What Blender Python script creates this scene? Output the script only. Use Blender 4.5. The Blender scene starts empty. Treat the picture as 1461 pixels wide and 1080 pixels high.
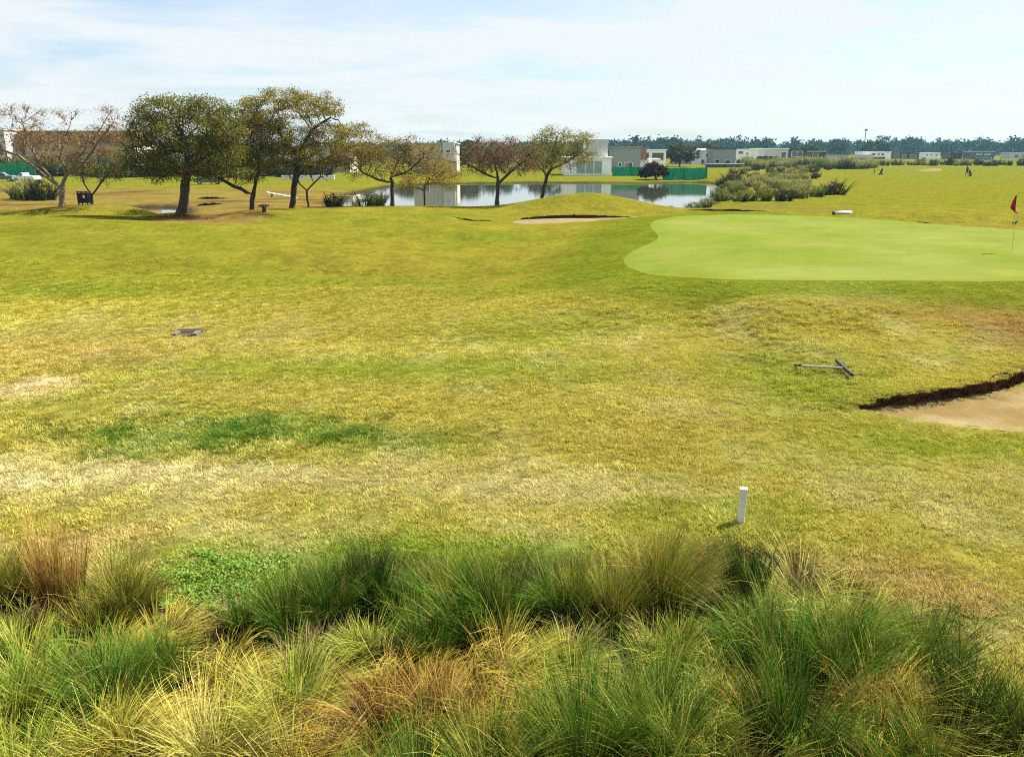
import bpy, bmesh, math, random
import numpy as np
from mathutils import Vector, Matrix
from mathutils.geometry import delaunay_2d_cdt

R = math.radians
random.seed(7)
rng = np.random.default_rng(7)
scene = bpy.context.scene
COL = scene.collection

# ------------------------------------------------------------------ camera, sky, sun, exposure
CAM_H, FOC, HOR = 4.4, 1146.0, 215.0
PITCH = math.atan((540 - HOR) / FOC)
cam_d = bpy.data.cameras.new('camera')
cam = bpy.data.objects.new('camera', cam_d)
COL.objects.link(cam)
cam.location = (0, 0, CAM_H)
cam.rotation_euler = (math.pi / 2 - PITCH, 0, 0)
cam_d.sensor_fit = 'HORIZONTAL'
cam_d.sensor_width = 36
cam_d.lens = FOC / 1461 * 36
cam_d.clip_start = 0.1
cam_d.clip_end = 9000
scene.camera = cam

SUN_DIR = Vector((0.70, 0.42, 1.0)).normalized()          # towards the sun
SUN_EL = math.asin(SUN_DIR.z)
SUN_AZ = math.atan2(SUN_DIR.x, SUN_DIR.y)
sun_d = bpy.data.lights.new('sun', 'SUN')
sun_d.energy = 5.0
sun_d.angle = R(0.5)
sun_d.color = (1.0, 0.95, 0.86)
sun = bpy.data.objects.new('sun', sun_d)
COL.objects.link(sun)
sun.rotation_euler = SUN_DIR.to_track_quat('Z', 'Y').to_euler()
sun.location = (60, 40, 90)

world = bpy.data.worlds.new('World')
scene.world = world
world.use_nodes = True
wn, wl = world.node_tree.nodes, world.node_tree.links
wn.clear()
w_out = wn.new('ShaderNodeOutputWorld')
w_bg = wn.new('ShaderNodeBackground')
w_bg.inputs['Strength'].default_value = 0.05
w_sky = wn.new('ShaderNodeTexSky')
w_sky.sky_type = 'NISHITA'
w_sky.sun_disc = False
w_sky.sun_elevation = SUN_EL
w_sky.sun_rotation = SUN_AZ
w_sky.air_density = 1.0
w_sky.dust_density = 1.0
w_tc = wn.new('ShaderNodeTexCoord')
w_sep = wn.new('ShaderNodeSeparateXYZ')
wl.new(w_tc.outputs['Generated'], w_sep.inputs[0])
w_add = wn.new('ShaderNodeMath'); w_add.operation = 'ADD'; w_add.inputs[1].default_value = 0.10
w_abs = wn.new('ShaderNodeMath'); w_abs.operation = 'MAXIMUM'; w_abs.inputs[1].default_value = 0.0
wl.new(w_sep.outputs['Z'], w_abs.inputs[0]); wl.new(w_abs.outputs[0], w_add.inputs[0])
w_cmb = wn.new('ShaderNodeCombineXYZ')
for i, ax in enumerate('XY'):
    dv = wn.new('ShaderNodeMath'); dv.operation = 'DIVIDE'
    wl.new(w_sep.outputs[ax], dv.inputs[0]); wl.new(w_add.outputs[0], dv.inputs[1])
    wl.new(dv.outputs[0], w_cmb.inputs[i])
w_map = wn.new('ShaderNodeMapping')
w_map.inputs['Location'].default_value = (3.1, 0.4, 0)
w_map.inputs['Scale'].default_value = (0.7, 1.0, 1)
wl.new(w_cmb.outputs[0], w_map.inputs['Vector'])
w_noi = wn.new('ShaderNodeTexNoise')
w_noi.inputs['Scale'].default_value = 0.95
w_noi.inputs['Detail'].default_value = 9
w_noi.inputs['Roughness'].default_value = 0.55
w_noi.inputs['Distortion'].default_value = 0.6
wl.new(w_map.outputs[0], w_noi.inputs['Vector'])
w_rmp = wn.new('ShaderNodeValToRGB')
w_rmp.color_ramp.elements[0].position = 0.33
w_rmp.color_ramp.elements[0].color = (0.2, 0.2, 0.2, 1)
w_rmp.color_ramp.elements[1].position = 0.55
w_rmp.color_ramp.elements[1].color = (0.93, 0.93, 0.93, 1)
wl.new(w_noi.outputs['Fac'], w_rmp.inputs[0])
w_mix = wn.new('ShaderNodeMix'); w_mix.data_type = 'RGBA'
wl.new(w_rmp.outputs[0], w_mix.inputs[0])
w_tint = wn.new('ShaderNodeMix'); w_tint.data_type = 'RGBA'; w_tint.blend_type = 'MULTIPLY'; w_tint.inputs[0].default_value = 1
w_tint.inputs[7].default_value = (0.72, 0.84, 0.95, 1)
wl.new(w_sky.outputs[0], w_tint.inputs[6]); wl.new(w_tint.outputs[2], w_mix.inputs[6])
w_mix.inputs[7].default_value = (4.95, 5.2, 5.4, 1)       # sunlit thin cloud, same units as the sky
wl.new(w_mix.outputs[2], w_bg.inputs['Color'])
wl.new(w_bg.outputs[0], w_out.inputs[0])

scene.view_settings.view_transform = 'Standard'
scene.view_settings.look = 'None'
scene.view_settings.gamma = 1
scene.view_settings.exposure = 1.86
scene.cycles.use_denoising = False
scene.cycles.filter_width = 1.15
scene.cycles.max_bounces = 8
scene.cycles.transparent_max_bounces = 8
scene.cycles.volume_bounces = 0

# ------------------------------------------------------------------ projection helpers (photo pixels <-> points of the place)
CP, SP = math.cos(PITCH), math.sin(PITCH)


def ray(px, py):
    a, b = (px - 730.5) / FOC, (540 - py) / FOC
    d = np.array([a, CP + b * SP, -SP + b * CP])
    return d / d[1]                                        # unit step along +Y


def at(px, py, D):
    d = ray(px, py) * D
    return Vector((d[0], d[1], CAM_H + d[2]))


def plane_hit(px, py, z=0.0):
    d = ray(px, py)
    D = (z - CAM_H) / d[2]
    return np.array([d[0] * D, D])


def hash2(ix, iy, s):
    h = (ix.astype(np.int64) * 374761393 + iy.astype(np.int64) * 668265263 + s * 974711) & 0x7fffffff
    h = ((h ^ (h >> 13)) * 1274126177) & 0x7fffffff
    return ((h ^ (h >> 16)) & 0xffff) / 65535.0


def vnoise(x, y, s=0):
    x = np.asarray(x, float); y = np.asarray(y, float)
    ix, iy = np.floor(x), np.floor(y)
    fx, fy = x - ix, y - iy
    fx = fx * fx * (3 - 2 * fx); fy = fy * fy * (3 - 2 * fy)
    a = hash2(ix, iy, s); b = hash2(ix + 1, iy, s); c = hash2(ix, iy + 1, s); d = hash2(ix + 1, iy + 1, s)
    return (a + (b - a) * fx) * (1 - fy) + (c + (d - c) * fx) * fy


def fbm(x, y, s=0, o=4):
    v, a, t = 0.0, 0.5, 0.0
    for i in range(o):
        v = v + a * vnoise(x * 2 ** i, y * 2 ** i, s + i * 17); t += a; a *= 0.5
    return v / t


def sstep(a, b, v):
    t = np.clip((v - a) / (b - a), 0, 1)
    return t * t * (3 - 2 * t)


def sdist(x, y, poly):                                     # signed distance, negative inside
    x = np.asarray(x, float); y = np.asarray(y, float)
    d = np.full(x.shape, 1e18); ins = np.zeros(x.shape, bool)
    n = len(poly)
    for i in range(n):
        ax, ay = poly[i]; bx, by = poly[(i + 1) % n]
        ex, ey = bx - ax, by - ay
        t = np.clip(((x - ax) * ex + (y - ay) * ey) / (ex * ex + ey * ey + 1e-12), 0, 1)
        d = np.minimum(d, (x - ax - t * ex) ** 2 + (y - ay - t * ey) ** 2)
        c = (ay > y) != (by > y)
        ins ^= c & (x < (bx - ax) * (y - ay) / (by - ay + 1e-12) + ax)
    d = np.sqrt(d)
    return np.where(ins, -d, d)


def smooth_poly(pts, it=2):
    p = np.array(pts, float)
    for _ in range(it):
        q = np.roll(p, -1, 0)
        p = np.stack([p * .75 + q * .25, p * .25 + q * .75], 1).reshape(-1, 2)
    return p


# ------------------------------------------------------------------ outlines of the course, taken to the ground plane
WATER_Z = -1.1
POND = smooth_poly([plane_hit(a, b, WATER_Z) for a, b in [
    (440, 306), (480, 297), (490, 288), (500, 279), (525, 273), (560, 266), (600, 263.5), (680, 262), (760, 261.5), (830, 261.5),
    (930, 262), (1000, 260.5), (1024, 263), (1026, 275), (1022, 288), (1008, 297), (970, 303), (880, 306.5), (700, 308), (540, 308)]], 1)
PUDDLE = smooth_poly([plane_hit(a, b, WATER_Z) for a, b in [(125, 306), (180, 298), (250, 296.5), (268, 302), (262, 312), (190, 316)]], 1)
GREEN = smooth_poly([plane_hit(a, b, 0.52) for a, b in [
    (884, 362), (905, 350), (940, 341), (938, 333), (926, 324), (932, 315), (965, 309), (1050, 306), (1150, 308), (1250, 313), (1350, 319),
    (1461, 327), (1580, 340), (1660, 365), (1600, 408), (1461, 417), (1300, 415), (1150, 411), (1050, 405), (975, 392), (920, 378)]], 2)
BUNKER = smooth_poly([plane_hit(a, b, -0.04) for a, b in [
    (1203, 588), (1225, 583), (1252, 579), (1290, 576), (1340, 570), (1400, 561), (1461, 541), (1560, 515), (1700, 520), (1760, 580),
    (1640, 632), (1540, 628), (1461, 621), (1400, 616), (1320, 609), (1250, 599)]], 1)
BUNKER_FAR = smooth_poly([plane_hit(a, b, 0.0) for a, b in [
    (726, 319), (745, 313), (790, 311), (840, 311.5), (900, 310), (915, 312.5), (880, 316), (820, 318), (760, 321)]], 1)
BED = np.array([plane_hit(a, b, 0.0) for a, b in [
    (-500, 800), (0, 812), (60, 828), (130, 835), (200, 850), (290, 870), (350, 850), (400, 805), (520, 788), (660, 792), (800, 790), (930, 790), (1010, 775), (1060, 770), (1110, 775),
    (1160, 800), (1225, 835), (1335, 885), (1385, 945), (1450, 985), (1700, 1060), (1700, 1500), (-500, 1500)]])
LIP_FAR = [plane_hit(a, b, 0.0) for a, b in [(742, 313.4), (770, 312.6), (800, 312), (840, 312), (885, 311.6), (908, 311.4)]]


def height(x, y):
    x = np.asarray(x, float); y = np.asarray(y, float)
    ratio = x / np.maximum(y, 1.0)
    right = sstep(0.19, 0.30, ratio)
    pxr = 730 + FOC * ratio
    y0 = 64 - 12.5 * np.exp(-((pxr - 300) / 105) ** 2)
    T = -0.65 * sstep(0, 8, y - y0) * (1 - right)
    T = T + 0.35 * sstep(140, 260, y) * (1 - right)
    # undulation of the fairway
    und = ((fbm(x / 15 + 3, y / 8, 5, 3) - 0.5) * 2.0 - 0.5 * np.exp(-((x + 3.5) / 8) ** 2 - ((y - 19) / 5) ** 2)) * sstep(11, 24, y) * (1 - sstep(56, 66, y))
    T = T + und * sstep(0.5, 5, sdist(x, y, BUNKER_FAR)) * (1 - sstep(-1, 5, -sdist(x, y, GREEN) + 4) * 0.9)
    T = T + (fbm(x / 40, y / 40, 9, 3) - 0.5) * 1.1 * sstep(70, 130, y) * right
    # plateau of the putting green with the bank above the near bunker
    dg = sdist(x, y, GREEN)
    T = T + 0.55 * (1 - sstep(0.0, 7.0, dg)) * sstep(16, 24, y)
    T = T + 0.42 * sstep(11.9, 14.2, y) * sstep(4.6, 6.8, x) * (1 - sstep(19, 25, y)) * sstep(-14, -2, -dg) \
          + 0.12 * sstep(11.9, 14.2, y) * sstep(4.6, 6.8, x) * (1 - sstep(24, 34, y))
    # mound behind the far bunker and the swells of the crest line
    T = T + 1.30 * np.exp(-((x - 5.6) / 5.0) ** 2 - ((y - 62.0) / 3.4) ** 2)
    T = T + 0.30 * np.exp(-((x + 32) / 8) ** 2 - ((y - 61) / 5) ** 2) + 0.22 * np.exp(-((x + 8) / 9) ** 2 - ((y - 62) / 5) ** 2)
    T = T + 1.0 * np.exp(-((x + 19) / 10) ** 2 - ((y - 41) / 8) ** 2) - 0.75 * np.exp(-((x + 1) / 7) ** 2 - ((y - 31) / 7) ** 2) + 0.35 * np.exp(-((x + 9) / 6) ** 2 - ((y - 22) / 4) ** 2)
    # hollows of the water
    for poly, wd in ((POND, 6.0), (PUDDLE, 4.0)):
        d = sdist(x, y, poly)
        k = sstep(-2.5, 0.0, d)
        T = np.where(d < 0, (WATER_Z - 0.6) + 0.62 * k, T)
        m = (d >= 0) & (d < wd)
        edge = WATER_Z + 0.02 + 0.22 * sstep(0, 0.5, d)
        T = np.where(m, edge + (T - edge) * sstep(0.4, wd, d), T)
    # bunkers
    d = sdist(x, y, BUNKER)
    floor = -0.07 + 0.07 * np.exp(-(d / 0.5) ** 2)
    T = np.where(d < -0.02, np.minimum(T, floor), T)
    d = sdist(x, y, BUNKER_FAR)
    T = np.where(d < 0, np.minimum(T, 0.02), T)
    k = sstep(0.0, 0.35, d) * np.exp(-d / 3.0) * sstep(54.2, 55.6, y) * np.exp(-((x - 4.8) / 5.0) ** 4)
    T = T + 0.22 * k
    # gentle fine roughness
    T = T + (fbm(x / 1.6, y / 1.6, 21, 3) - 0.5) * 0.05 * (dg > 0.5) * (1 - sstep(60, 80, y))
    return T


def hz(x, y):
    return float(height(np.array([x]), np.array([y]))[0])


def ground(px, py, z0=0.0):                                # where the sight line of a photo pixel meets the terrain
    d = ray(px, py)
    D0 = (1.4 - CAM_H) / d[2]
    D1 = min((-1.8 - CAM_H) / d[2], 900) if d[2] < -1e-4 else 900
    D = np.linspace(max(D0, 1.0), D1, 900)
    g = height(d[0] * D, D) - (CAM_H + d[2] * D)
    i = int(np.argmax(g > 0)) if (g > 0).any() else len(D) - 1
    Dh = D[i]
    return Vector((d[0] * Dh, Dh, float(height(np.array([d[0] * Dh]), np.array([Dh]))[0])))


TINT = 0.495                                                # albedo level of soil and foliage

# ------------------------------------------------------------------ object helpers
def tag(o, label=None, cat=None, group=None, kind=None):
    if label: o['label'] = label
    if cat: o['category'] = cat
    if group: o['group'] = group
    if kind: o['kind'] = kind
    return o


def thing(name, loc, label, cat, group=None, rz=0.0):
    o = bpy.data.objects.new(name, None)
    COL.objects.link(o)
    o.location = loc
    o.rotation_euler = (0, 0, rz)
    o.empty_display_size = 0.2
    return tag(o, label, cat, group)


def link(name, me, parent=None, mat=None):
    o = bpy.data.objects.new(name, me)
    COL.objects.link(o)
    if parent is not None: o.parent = parent
    if mat is not None and not me.materials: me.materials.append(mat)
    return o


def np_mesh(name, verts, faces, tint=None, smooth=False):
    """verts (N,3), faces (M,k) all of k corners; tint per vertex"""
    me = bpy.data.meshes.new(name)
    verts = np.asarray(verts, np.float32); faces = np.asarray(faces, np.int32)
    m, k = faces.shape
    me.vertices.add(len(verts)); me.vertices.foreach_set('co', verts.ravel())
    me.loops.add(m * k); me.loops.foreach_set('vertex_index', faces.ravel())
    me.polygons.add(m)
    me.polygons.foreach_set('loop_start', np.arange(m, dtype=np.int32) * k)
    me.polygons.foreach_set('loop_total', np.full(m, k, np.int32))
    if smooth: me.polygons.foreach_set('use_smooth', np.ones(m, bool))
    if tint is not None:
        tint = np.asarray(tint) * (1.0 if name == 'lawn_patch' else TINT)
        a = me.attributes.new('tint', 'FLOAT_COLOR', 'POINT')
        c = np.ones((len(verts), 4), np.float32); c[:, :3] = tint
        a.data.foreach_set('color', c.ravel())
    me.update(calc_edges=True)
    return me


class MB:                                                  # collects simple shapes for ONE mesh
    def __init__(s): s.bm = bmesh.new()

    def box(s, c, d, rot=None, bev=0.0):
        r = bmesh.ops.create_cube(s.bm, size=1)
        vs = r['verts']
        M = Matrix.Translation(Vector(c)) @ (rot.to_4x4() if rot else Matrix.Identity(4)) @ Matrix.Diagonal((d[0], d[1], d[2], 1))
        bmesh.ops.transform(s.bm, matrix=M, verts=vs)
        if bev:
            es = list({e for v in vs for e in v.link_edges})
            bmesh.ops.bevel(s.bm, geom=es, offset=bev, segments=2, affect='EDGES', profile=0.5)
        return s

    def tube(s, pts, rad, seg=8, cap=True):
        pts = [Vector(p) for p in pts]
        rad = rad if hasattr(rad, '__len__') else [rad] * len(pts)
        rings = []
        for i, p in enumerate(pts):
            t = (pts[min(i + 1, len(pts) - 1)] - pts[max(i - 1, 0)]).normalized()
            q = t.to_track_quat('Z', 'Y')
            rings.append([s.bm.verts.new(p + q @ Vector((math.cos(a) * rad[i], math.sin(a) * rad[i], 0))) for a in [2 * math.pi * j / seg for j in range(seg)]])
        for a, b in zip(rings, rings[1:]):
            for j in range(seg): s.bm.faces.new((a[j], a[(j + 1) % seg], b[(j + 1) % seg], b[j]))
        if cap:
            s.bm.faces.new(rings[0][::-1]); s.bm.faces.new(rings[-1])
        return s

    def prism(s, prof, x0, x1, bev=0.0):                   # (y,z) profile extruded along x
        a = [s.bm.verts.new((x0, p[0], p[1])) for p in prof]
        b = [s.bm.verts.new((x1, p[0], p[1])) for p in prof]
        n = len(prof); fs = [s.bm.faces.new(a[::-1]), s.bm.faces.new(b)]
        for i in range(n): fs.append(s.bm.faces.new((a[i], a[(i + 1) % n], b[(i + 1) % n], b[i])))
        if bev:
            es = list({e for f in fs for e in f.edges})
            bmesh.ops.bevel(s.bm, geom=es, offset=bev, segments=2, affect='EDGES', profile=0.5)
        return s

    def build(s, name, mat, parent=None, smooth=False, loc=None):
        bmesh.ops.recalc_face_normals(s.bm, faces=s.bm.faces[:])
        me = bpy.data.meshes.new(name); s.bm.to_mesh(me); s.bm.free()
        if smooth:
            for p in me.polygons: p.use_smooth = True
        me.materials.append(mat)
        o = link(name, me, parent)
        if loc is not None: o.location = loc
        return o


# ------------------------------------------------------------------ materials
def new_mat(name):
    m = bpy.data.materials.new(name); m.use_nodes = True
    nt = m.node_tree
    return m, nt.nodes, nt.links, nt.nodes['Principled BSDF']


def plain(name, col, rough=0.7, var=0.15, scale=6.0, metal=0.0, bump=0.0, spec=0.3):
    m, N, L, b = new_mat(name)
    b.inputs['Roughness'].default_value = rough; b.inputs['Metallic'].default_value = metal
    b.inputs['Specular IOR Level'].default_value = spec
    tc = N.new('ShaderNodeTexCoord'); no = N.new('ShaderNodeTexNoise')
    no.inputs['Scale'].default_value = scale; no.inputs['Detail'].default_value = 6
    L.new(tc.outputs['Object'], no.inputs['Vector'])
    mx = N.new('ShaderNodeMix'); mx.data_type = 'RGBA'
    mx.inputs[6].default_value = (*[c * (1 - var) for c in col], 1); mx.inputs[7].default_value = (*[min(c * (1 + var), 1) for c in col], 1)
    L.new(no.outputs['Fac'], mx.inputs[0]); L.new(mx.outputs[2], b.inputs['Base Color'])
    if bump:
        bp = N.new('ShaderNodeBump'); bp.inputs['Strength'].default_value = bump; bp.inputs['Distance'].default_value = 0.02
        L.new(no.outputs['Fac'], bp.inputs['Height']); L.new(bp.outputs[0], b.inputs['Normal'])
    return m


def leafy(name, transl=0.35, inst=False, rough=0.55):
    """foliage: colour from the 'tint' of each leaf, part of the light passes through"""
    m, N, L, b = new_mat(name)
    out = N['Material Output']; N.remove(b)
    at_ = N.new('ShaderNodeAttribute'); at_.attribute_name = 'tint'
    col = at_.outputs['Color']
    if inst:
        ai = N.new('ShaderNodeAttribute'); ai.attribute_type = 'INSTANCER'; ai.attribute_name = 'lawn'
        mu = N.new('ShaderNodeMix'); mu.data_type = 'RGBA'; mu.blend_type = 'MULTIPLY'; mu.inputs[0].default_value = 1
        L.new(at_.outputs['Color'], mu.inputs[6]); L.new(ai.outputs['Color'], mu.inputs[7]); col = mu.outputs[2]
    df = N.new('ShaderNodeBsdfDiffuse'); tr = N.new('ShaderNodeBsdfTranslucent'); gl = N.new('ShaderNodeBsdfGlossy')
    gl.inputs['Roughness'].default_value = rough; gl.inputs['Color'].default_value = (0.6, 0.6, 0.6, 1)
    L.new(col, df.inputs['Color']); L.new(col, tr.inputs['Color'])
    m1 = N.new('ShaderNodeMixShader'); m1.inputs[0].default_value = transl
    L.new(df.outputs[0], m1.inputs[1]); L.new(tr.outputs[0], m1.inputs[2])
    m2 = N.new('ShaderNodeMixShader'); m2.inputs[0].default_value = 0.012
    L.new(m1.outputs[0], m2.inputs[1]); L.new(gl.outputs[0], m2.inputs[2])
    L.new(m2.outputs[0], out.inputs['Surface'])
    return m


M_LEAF = leafy('leaf', 0.35)
M_BLADE = leafy('grass_blade', 0.17)
M_SHRUB = leafy('shrub_leaf', 0.35)
M_LAWN = leafy('lawn_blade', 0.30, inst=True)


def ground_mat(name, fine=(4.0, 30.0), amp=0.5, bump=0.35):
    m, N, L, b = new_mat(name)
    b.inputs['Roughness'].default_value = 1.0; b.inputs['Specular IOR Level'].default_value = 0.0
    at_ = N.new('ShaderNodeAttribute'); at_.attribute_name = 'tint'
    tc = N.new('ShaderNodeTexCoord')
    fac = None
    mul = None
    for sc_, dt, lo, hi in ((0.7, 9, 1 - amp * .55, 1 + amp * .55), (fine[0], 5, 1 - amp * .6, 1 + amp * .6), (fine[1], 3, 1 - amp, 1 + amp)):
        no = N.new('ShaderNodeTexNoise'); no.inputs['Scale'].default_value = sc_; no.inputs['Detail'].default_value = dt
        no.inputs['Roughness'].default_value = 0.65
        L.new(tc.outputs['Object'], no.inputs['Vector'])
        mr = N.new('ShaderNodeMapRange'); mr.inputs[1].default_value = 0.3; mr.inputs[2].default_value = 0.7
        mr.inputs[3].default_value = lo; mr.inputs[4].default_value = hi
        L.new(no.outputs['Fac'], mr.inputs[0])
        if mul is None: mul = mr.outputs[0]
        else:
            mm = N.new('ShaderNodeMath'); mm.operation = 'MULTIPLY'
            L.new(mul, mm.inputs[0]); L.new(mr.outputs[0], mm.inputs[1]); mul = mm.outputs[0]
        fac = no
    vm = N.new('ShaderNodeVectorMath'); vm.operation = 'SCALE'
    L.new(at_.outputs['Color'], vm.inputs[0]); L.new(mul, vm.inputs['Scale'])
    L.new(vm.outputs[0], b.inputs['Base Color'])
    bp = N.new('ShaderNodeBump'); bp.inputs['Strength'].default_value = bump; bp.inputs['Distance'].default_value = 0.04
    L.new(fac.outputs['Fac'], bp.inputs['Height']); L.new(bp.outputs[0], b.inputs['Normal'])
    return m


M_GROUND = ground_mat('turf', (3.0, 26.0), 0.42, 0.5)
M_GREEN = ground_mat('mown_turf', (1.2, 22.0), 0.13, 0.15)
M_SAND = ground_mat('sand', (2.5, 30.0), 0.20, 0.5)
M_EARTH = ground_mat('raw_earth', (6.0, 40.0), 0.5, 0.8)

m, N, L, b = new_mat('pond_water')
b.inputs['Base Color'].default_value = (0.035, 0.04, 0.025, 1); b.inputs['Roughness'].default_value = 0.03
b.inputs['IOR'].default_value = 1.33; b.inputs['Specular IOR Level'].default_value = 1.0
tc = N.new('ShaderNodeTexCoord'); mp = N.new('ShaderNodeMapping'); mp.inputs['Scale'].default_value = (0.5, 1.2, 1)
no = N.new('ShaderNodeTexNoise'); no.inputs['Scale'].default_value = 1.6; no.inputs['Detail'].default_value = 3
bp = N.new('ShaderNodeBump'); bp.inputs['Strength'].default_value = 0.05; bp.inputs['Distance'].default_value = 0.05
L.new(tc.outputs['Object'], mp.inputs[0]); L.new(mp.outputs[0], no.inputs['Vector']); L.new(no.outputs['Fac'], bp.inputs['Height']); L.new(bp.outputs[0], b.inputs['Normal'])
M_WATER = m

# ------------------------------------------------------------------ colour of the turf as it grows (no light in it)
STRAW = np.array((0.305, 0.275, 0.140)); BROWN = np.array((0.22, 0.145, 0.055)); DKGREEN = np.array((0.060, 0.115, 0.008))
LAWN = np.array((0.187, 0.172, 0.018)); LUSH = np.array((0.135, 0.165, 0.014)); OCHRE = np.array((0.19, 0.145, 0.030))
PATCHES = []


def patch(px, py, rx, ry, col, w, ns=1.0, sharp=0.25, seed=0):
    c = plane_hit(px, py); D = c[1]
    ryw = abs(plane_hit(px, py - ry)[1] - plane_hit(px, py + ry)[1]) / 2
    PATCHES.append((c[0], c[1], rx * D / FOC, ryw, np.array(col), w, ns, sharp, seed))


patch(215, 675, 290, 26, STRAW, 0.95, 0.8, .5, 1)
patch(30, 690, 120, 20, STRAW, 0.8, 0.8, .5, 11)
patch(50, 556, 75, 20, (0.30, 0.25, 0.13), 0.95, 1.0, .4, 2)
patch(560, 690, 240, 30, STRAW, 0.3, 0.8, .6, 3)
patch(100, 790, 280, 45, (0.25, 0.175, 0.085), 0.9, 0.8, .5, 4)
patch(560, 400, 160, 42, OCHRE, 0.25, 0.3, .7, 5)
patch(90, 508, 190, 24, (0.21, 0.15, 0.045), 0.5, 0.5, .6, 6)
patch(795, 524, 60, 10, STRAW, 0.6, 0.8, .6, 7)
patch(950, 620, 260, 40, (0.21, 0.175, 0.04), 0.22, 0.6, .6, 8)
patch(860, 700, 190, 26, STRAW, 0.35, 0.9, .6, 12)
patch(1300, 860, 200, 70, (0.21, 0.15, 0.06), 0.7, 1.2, .6, 9)
patch(380, 618, 150, 30, DKGREEN, 0.6, 2.6, .3, 20)
patch(200, 630, 110, 20, DKGREEN, 0.6, 1.6, .3, 21)
patch(590, 630, 140, 26, DKGREEN, 0.45, 1.8, .3, 22)
patch(520, 530, 320, 24, LUSH, 0.8, 0.3, .7, 23)
patch(780, 455, 200, 24, LUSH, 0.6, 0.3, .7, 24)
patch(1130, 560, 130, 55, LUSH, 0.7, 0.4, .7, 25)
patch(1350, 640, 260, 30, LUSH, 0.8, 0.5, .6, 26)
patch(100, 360, 260, 40, LUSH, 0.5, 0.3, .7, 27)
patch(1400, 885, 160, 16, DKGREEN, 0.7, 1.6, .3, 28)
patch(1000, 735, 150, 30, LUSH, 0.6, 0.9, .6, 29)
patch(590, 790, 460, 30, (0.10, 0.15, 0.012), 0.95, 0.8, .6, 30)
patch(1205, 452, 75, 14, (0.26, 0.27, 0.125), 0.9, 1.0, .6, 31)
patch(1390, 465, 150, 42, (0.185, 0.125, 0.035), 0.85, 0.7, .6, 32)
patch(1440, 500, 90, 30, (0.17, 0.115, 0.035), 0.7, 0.8, .6, 33)
patch(320, 309, 95, 13, (0.085, 0.036, 0.016), 1.0, 1.4, .3, 40)
patch(300, 320, 70, 7, (0.20, 0.125, 0.045), 0.9, 0.6, .5, 41)
patch(1318, 311, 14, 3, (0.07, 0.035, 0.025), 1.0, 1.0, .5, 42)
patch(1050, 303, 70, 4, (0.15, 0.085, 0.03), 0.8, 0.8, .5, 43)
patch(1090, 274, 70, 5, (0.22, 0.18, 0.05), 0.8, 0.4, .5, 46)
patch(1105, 258, 70, 4, (0.22, 0.18, 0.05), 0.8, 0.4, .5, 47)
patch(1100, 246, 70, 3, (0.22, 0.18, 0.05), 0.8, 0.4, .5, 48)
patch(1400, 318, 130, 10, (0.19, 0.145, 0.035), 0.8, 0.3, .6, 44)
patch(1090, 296, 120, 6, (0.16, 0.12, 0.03), 0.6, 0.3, .6, 45)


def turf(x, y):
    x = np.asarray(x, float); y = np.asarray(y, float)
    n1 = fbm(x / 5.0, y / 3.2, 31, 4)[:, None]; n2 = fbm(x * 1.1, y * 0.9, 33, 4)[:, None]
    c = LAWN + (OCHRE - LAWN) * np.clip((n1 - 0.52) * 3.0, 0, 1) * 0.15 + (LUSH - LAWN) * np.clip((0.5 - n1) * 3.5, 0, 1) * 0.8
    near = (1 - sstep(16, 30, y))[:, None]
    c = c + (STRAW * 0.95 - c) * np.clip((n2 - 0.48) * 3, 0, 1) * 0.45 * near
    c = c + near * np.array((0.020, 0.017, 0.016))
    # far land on the other side of the crest: dry bank, then mown grass again
    ratio = x / np.maximum(y, 1)
    bank = (sstep(59, 63, y) * (1 - sstep(108, 122, y)) * (1 - sstep(-0.20, -0.10, ratio)))[:, None]
    nb = fbm(x / 6, y / 2.2, 41, 4)[:, None]
    bc = np.array((0.20, 0.15, 0.035)) + (np.array((0.12, 0.06, 0.025)) - np.array((0.20, 0.15, 0.035))) * np.clip((nb - 0.5) * 4, 0, 1)
    c = c + (bc - c) * bank * 0.9
    far = sstep(105, 135, y)[:, None] * np.ones_like(c)
    c = c + (np.array((0.150, 0.162, 0.012)) - c) * np.maximum(far * 0.8, (sstep(60, 75, y) * sstep(.15, .25, ratio))[:, None] * .7)
    dp = np.minimum(sdist(x, y, POND), sdist(x, y, PUDDLE))[:, None]
    c = c + (np.array((0.045, 0.035, 0.018)) - c) * (1 - sstep(0.0, 1.6, dp)) * 0.95
    for (cx, cy, rx, ry, col, w, ns, sh, sd) in PATCHES:
        d = np.sqrt(((x - cx) / rx) ** 2 + ((y - cy) / ry) ** 2)
        sel = d < 1.7
        if not sel.any(): continue
        nn = fbm(x[sel] * ns + sd, y[sel] * ns * 1.2, 50 + sd, 4)
        k = w * sstep(-sh, sh, 0.75 - d[sel] + (nn - 0.5) * 1.5)
        c[sel] += (col - c[sel]) * k[:, None]
    dg = sdist(x, y, GREEN)[:, None]
    fr = (1 - sstep(1.8, 4.6, dg + (n1 - 0.5) * 2.0))
    c = c + (np.array((0.115, 0.145, 0.010)) - c) * fr * 0.85
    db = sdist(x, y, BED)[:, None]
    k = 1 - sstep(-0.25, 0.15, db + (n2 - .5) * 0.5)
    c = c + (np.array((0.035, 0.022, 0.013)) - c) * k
    return np.clip(c, 0.004, 0.6)


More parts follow.
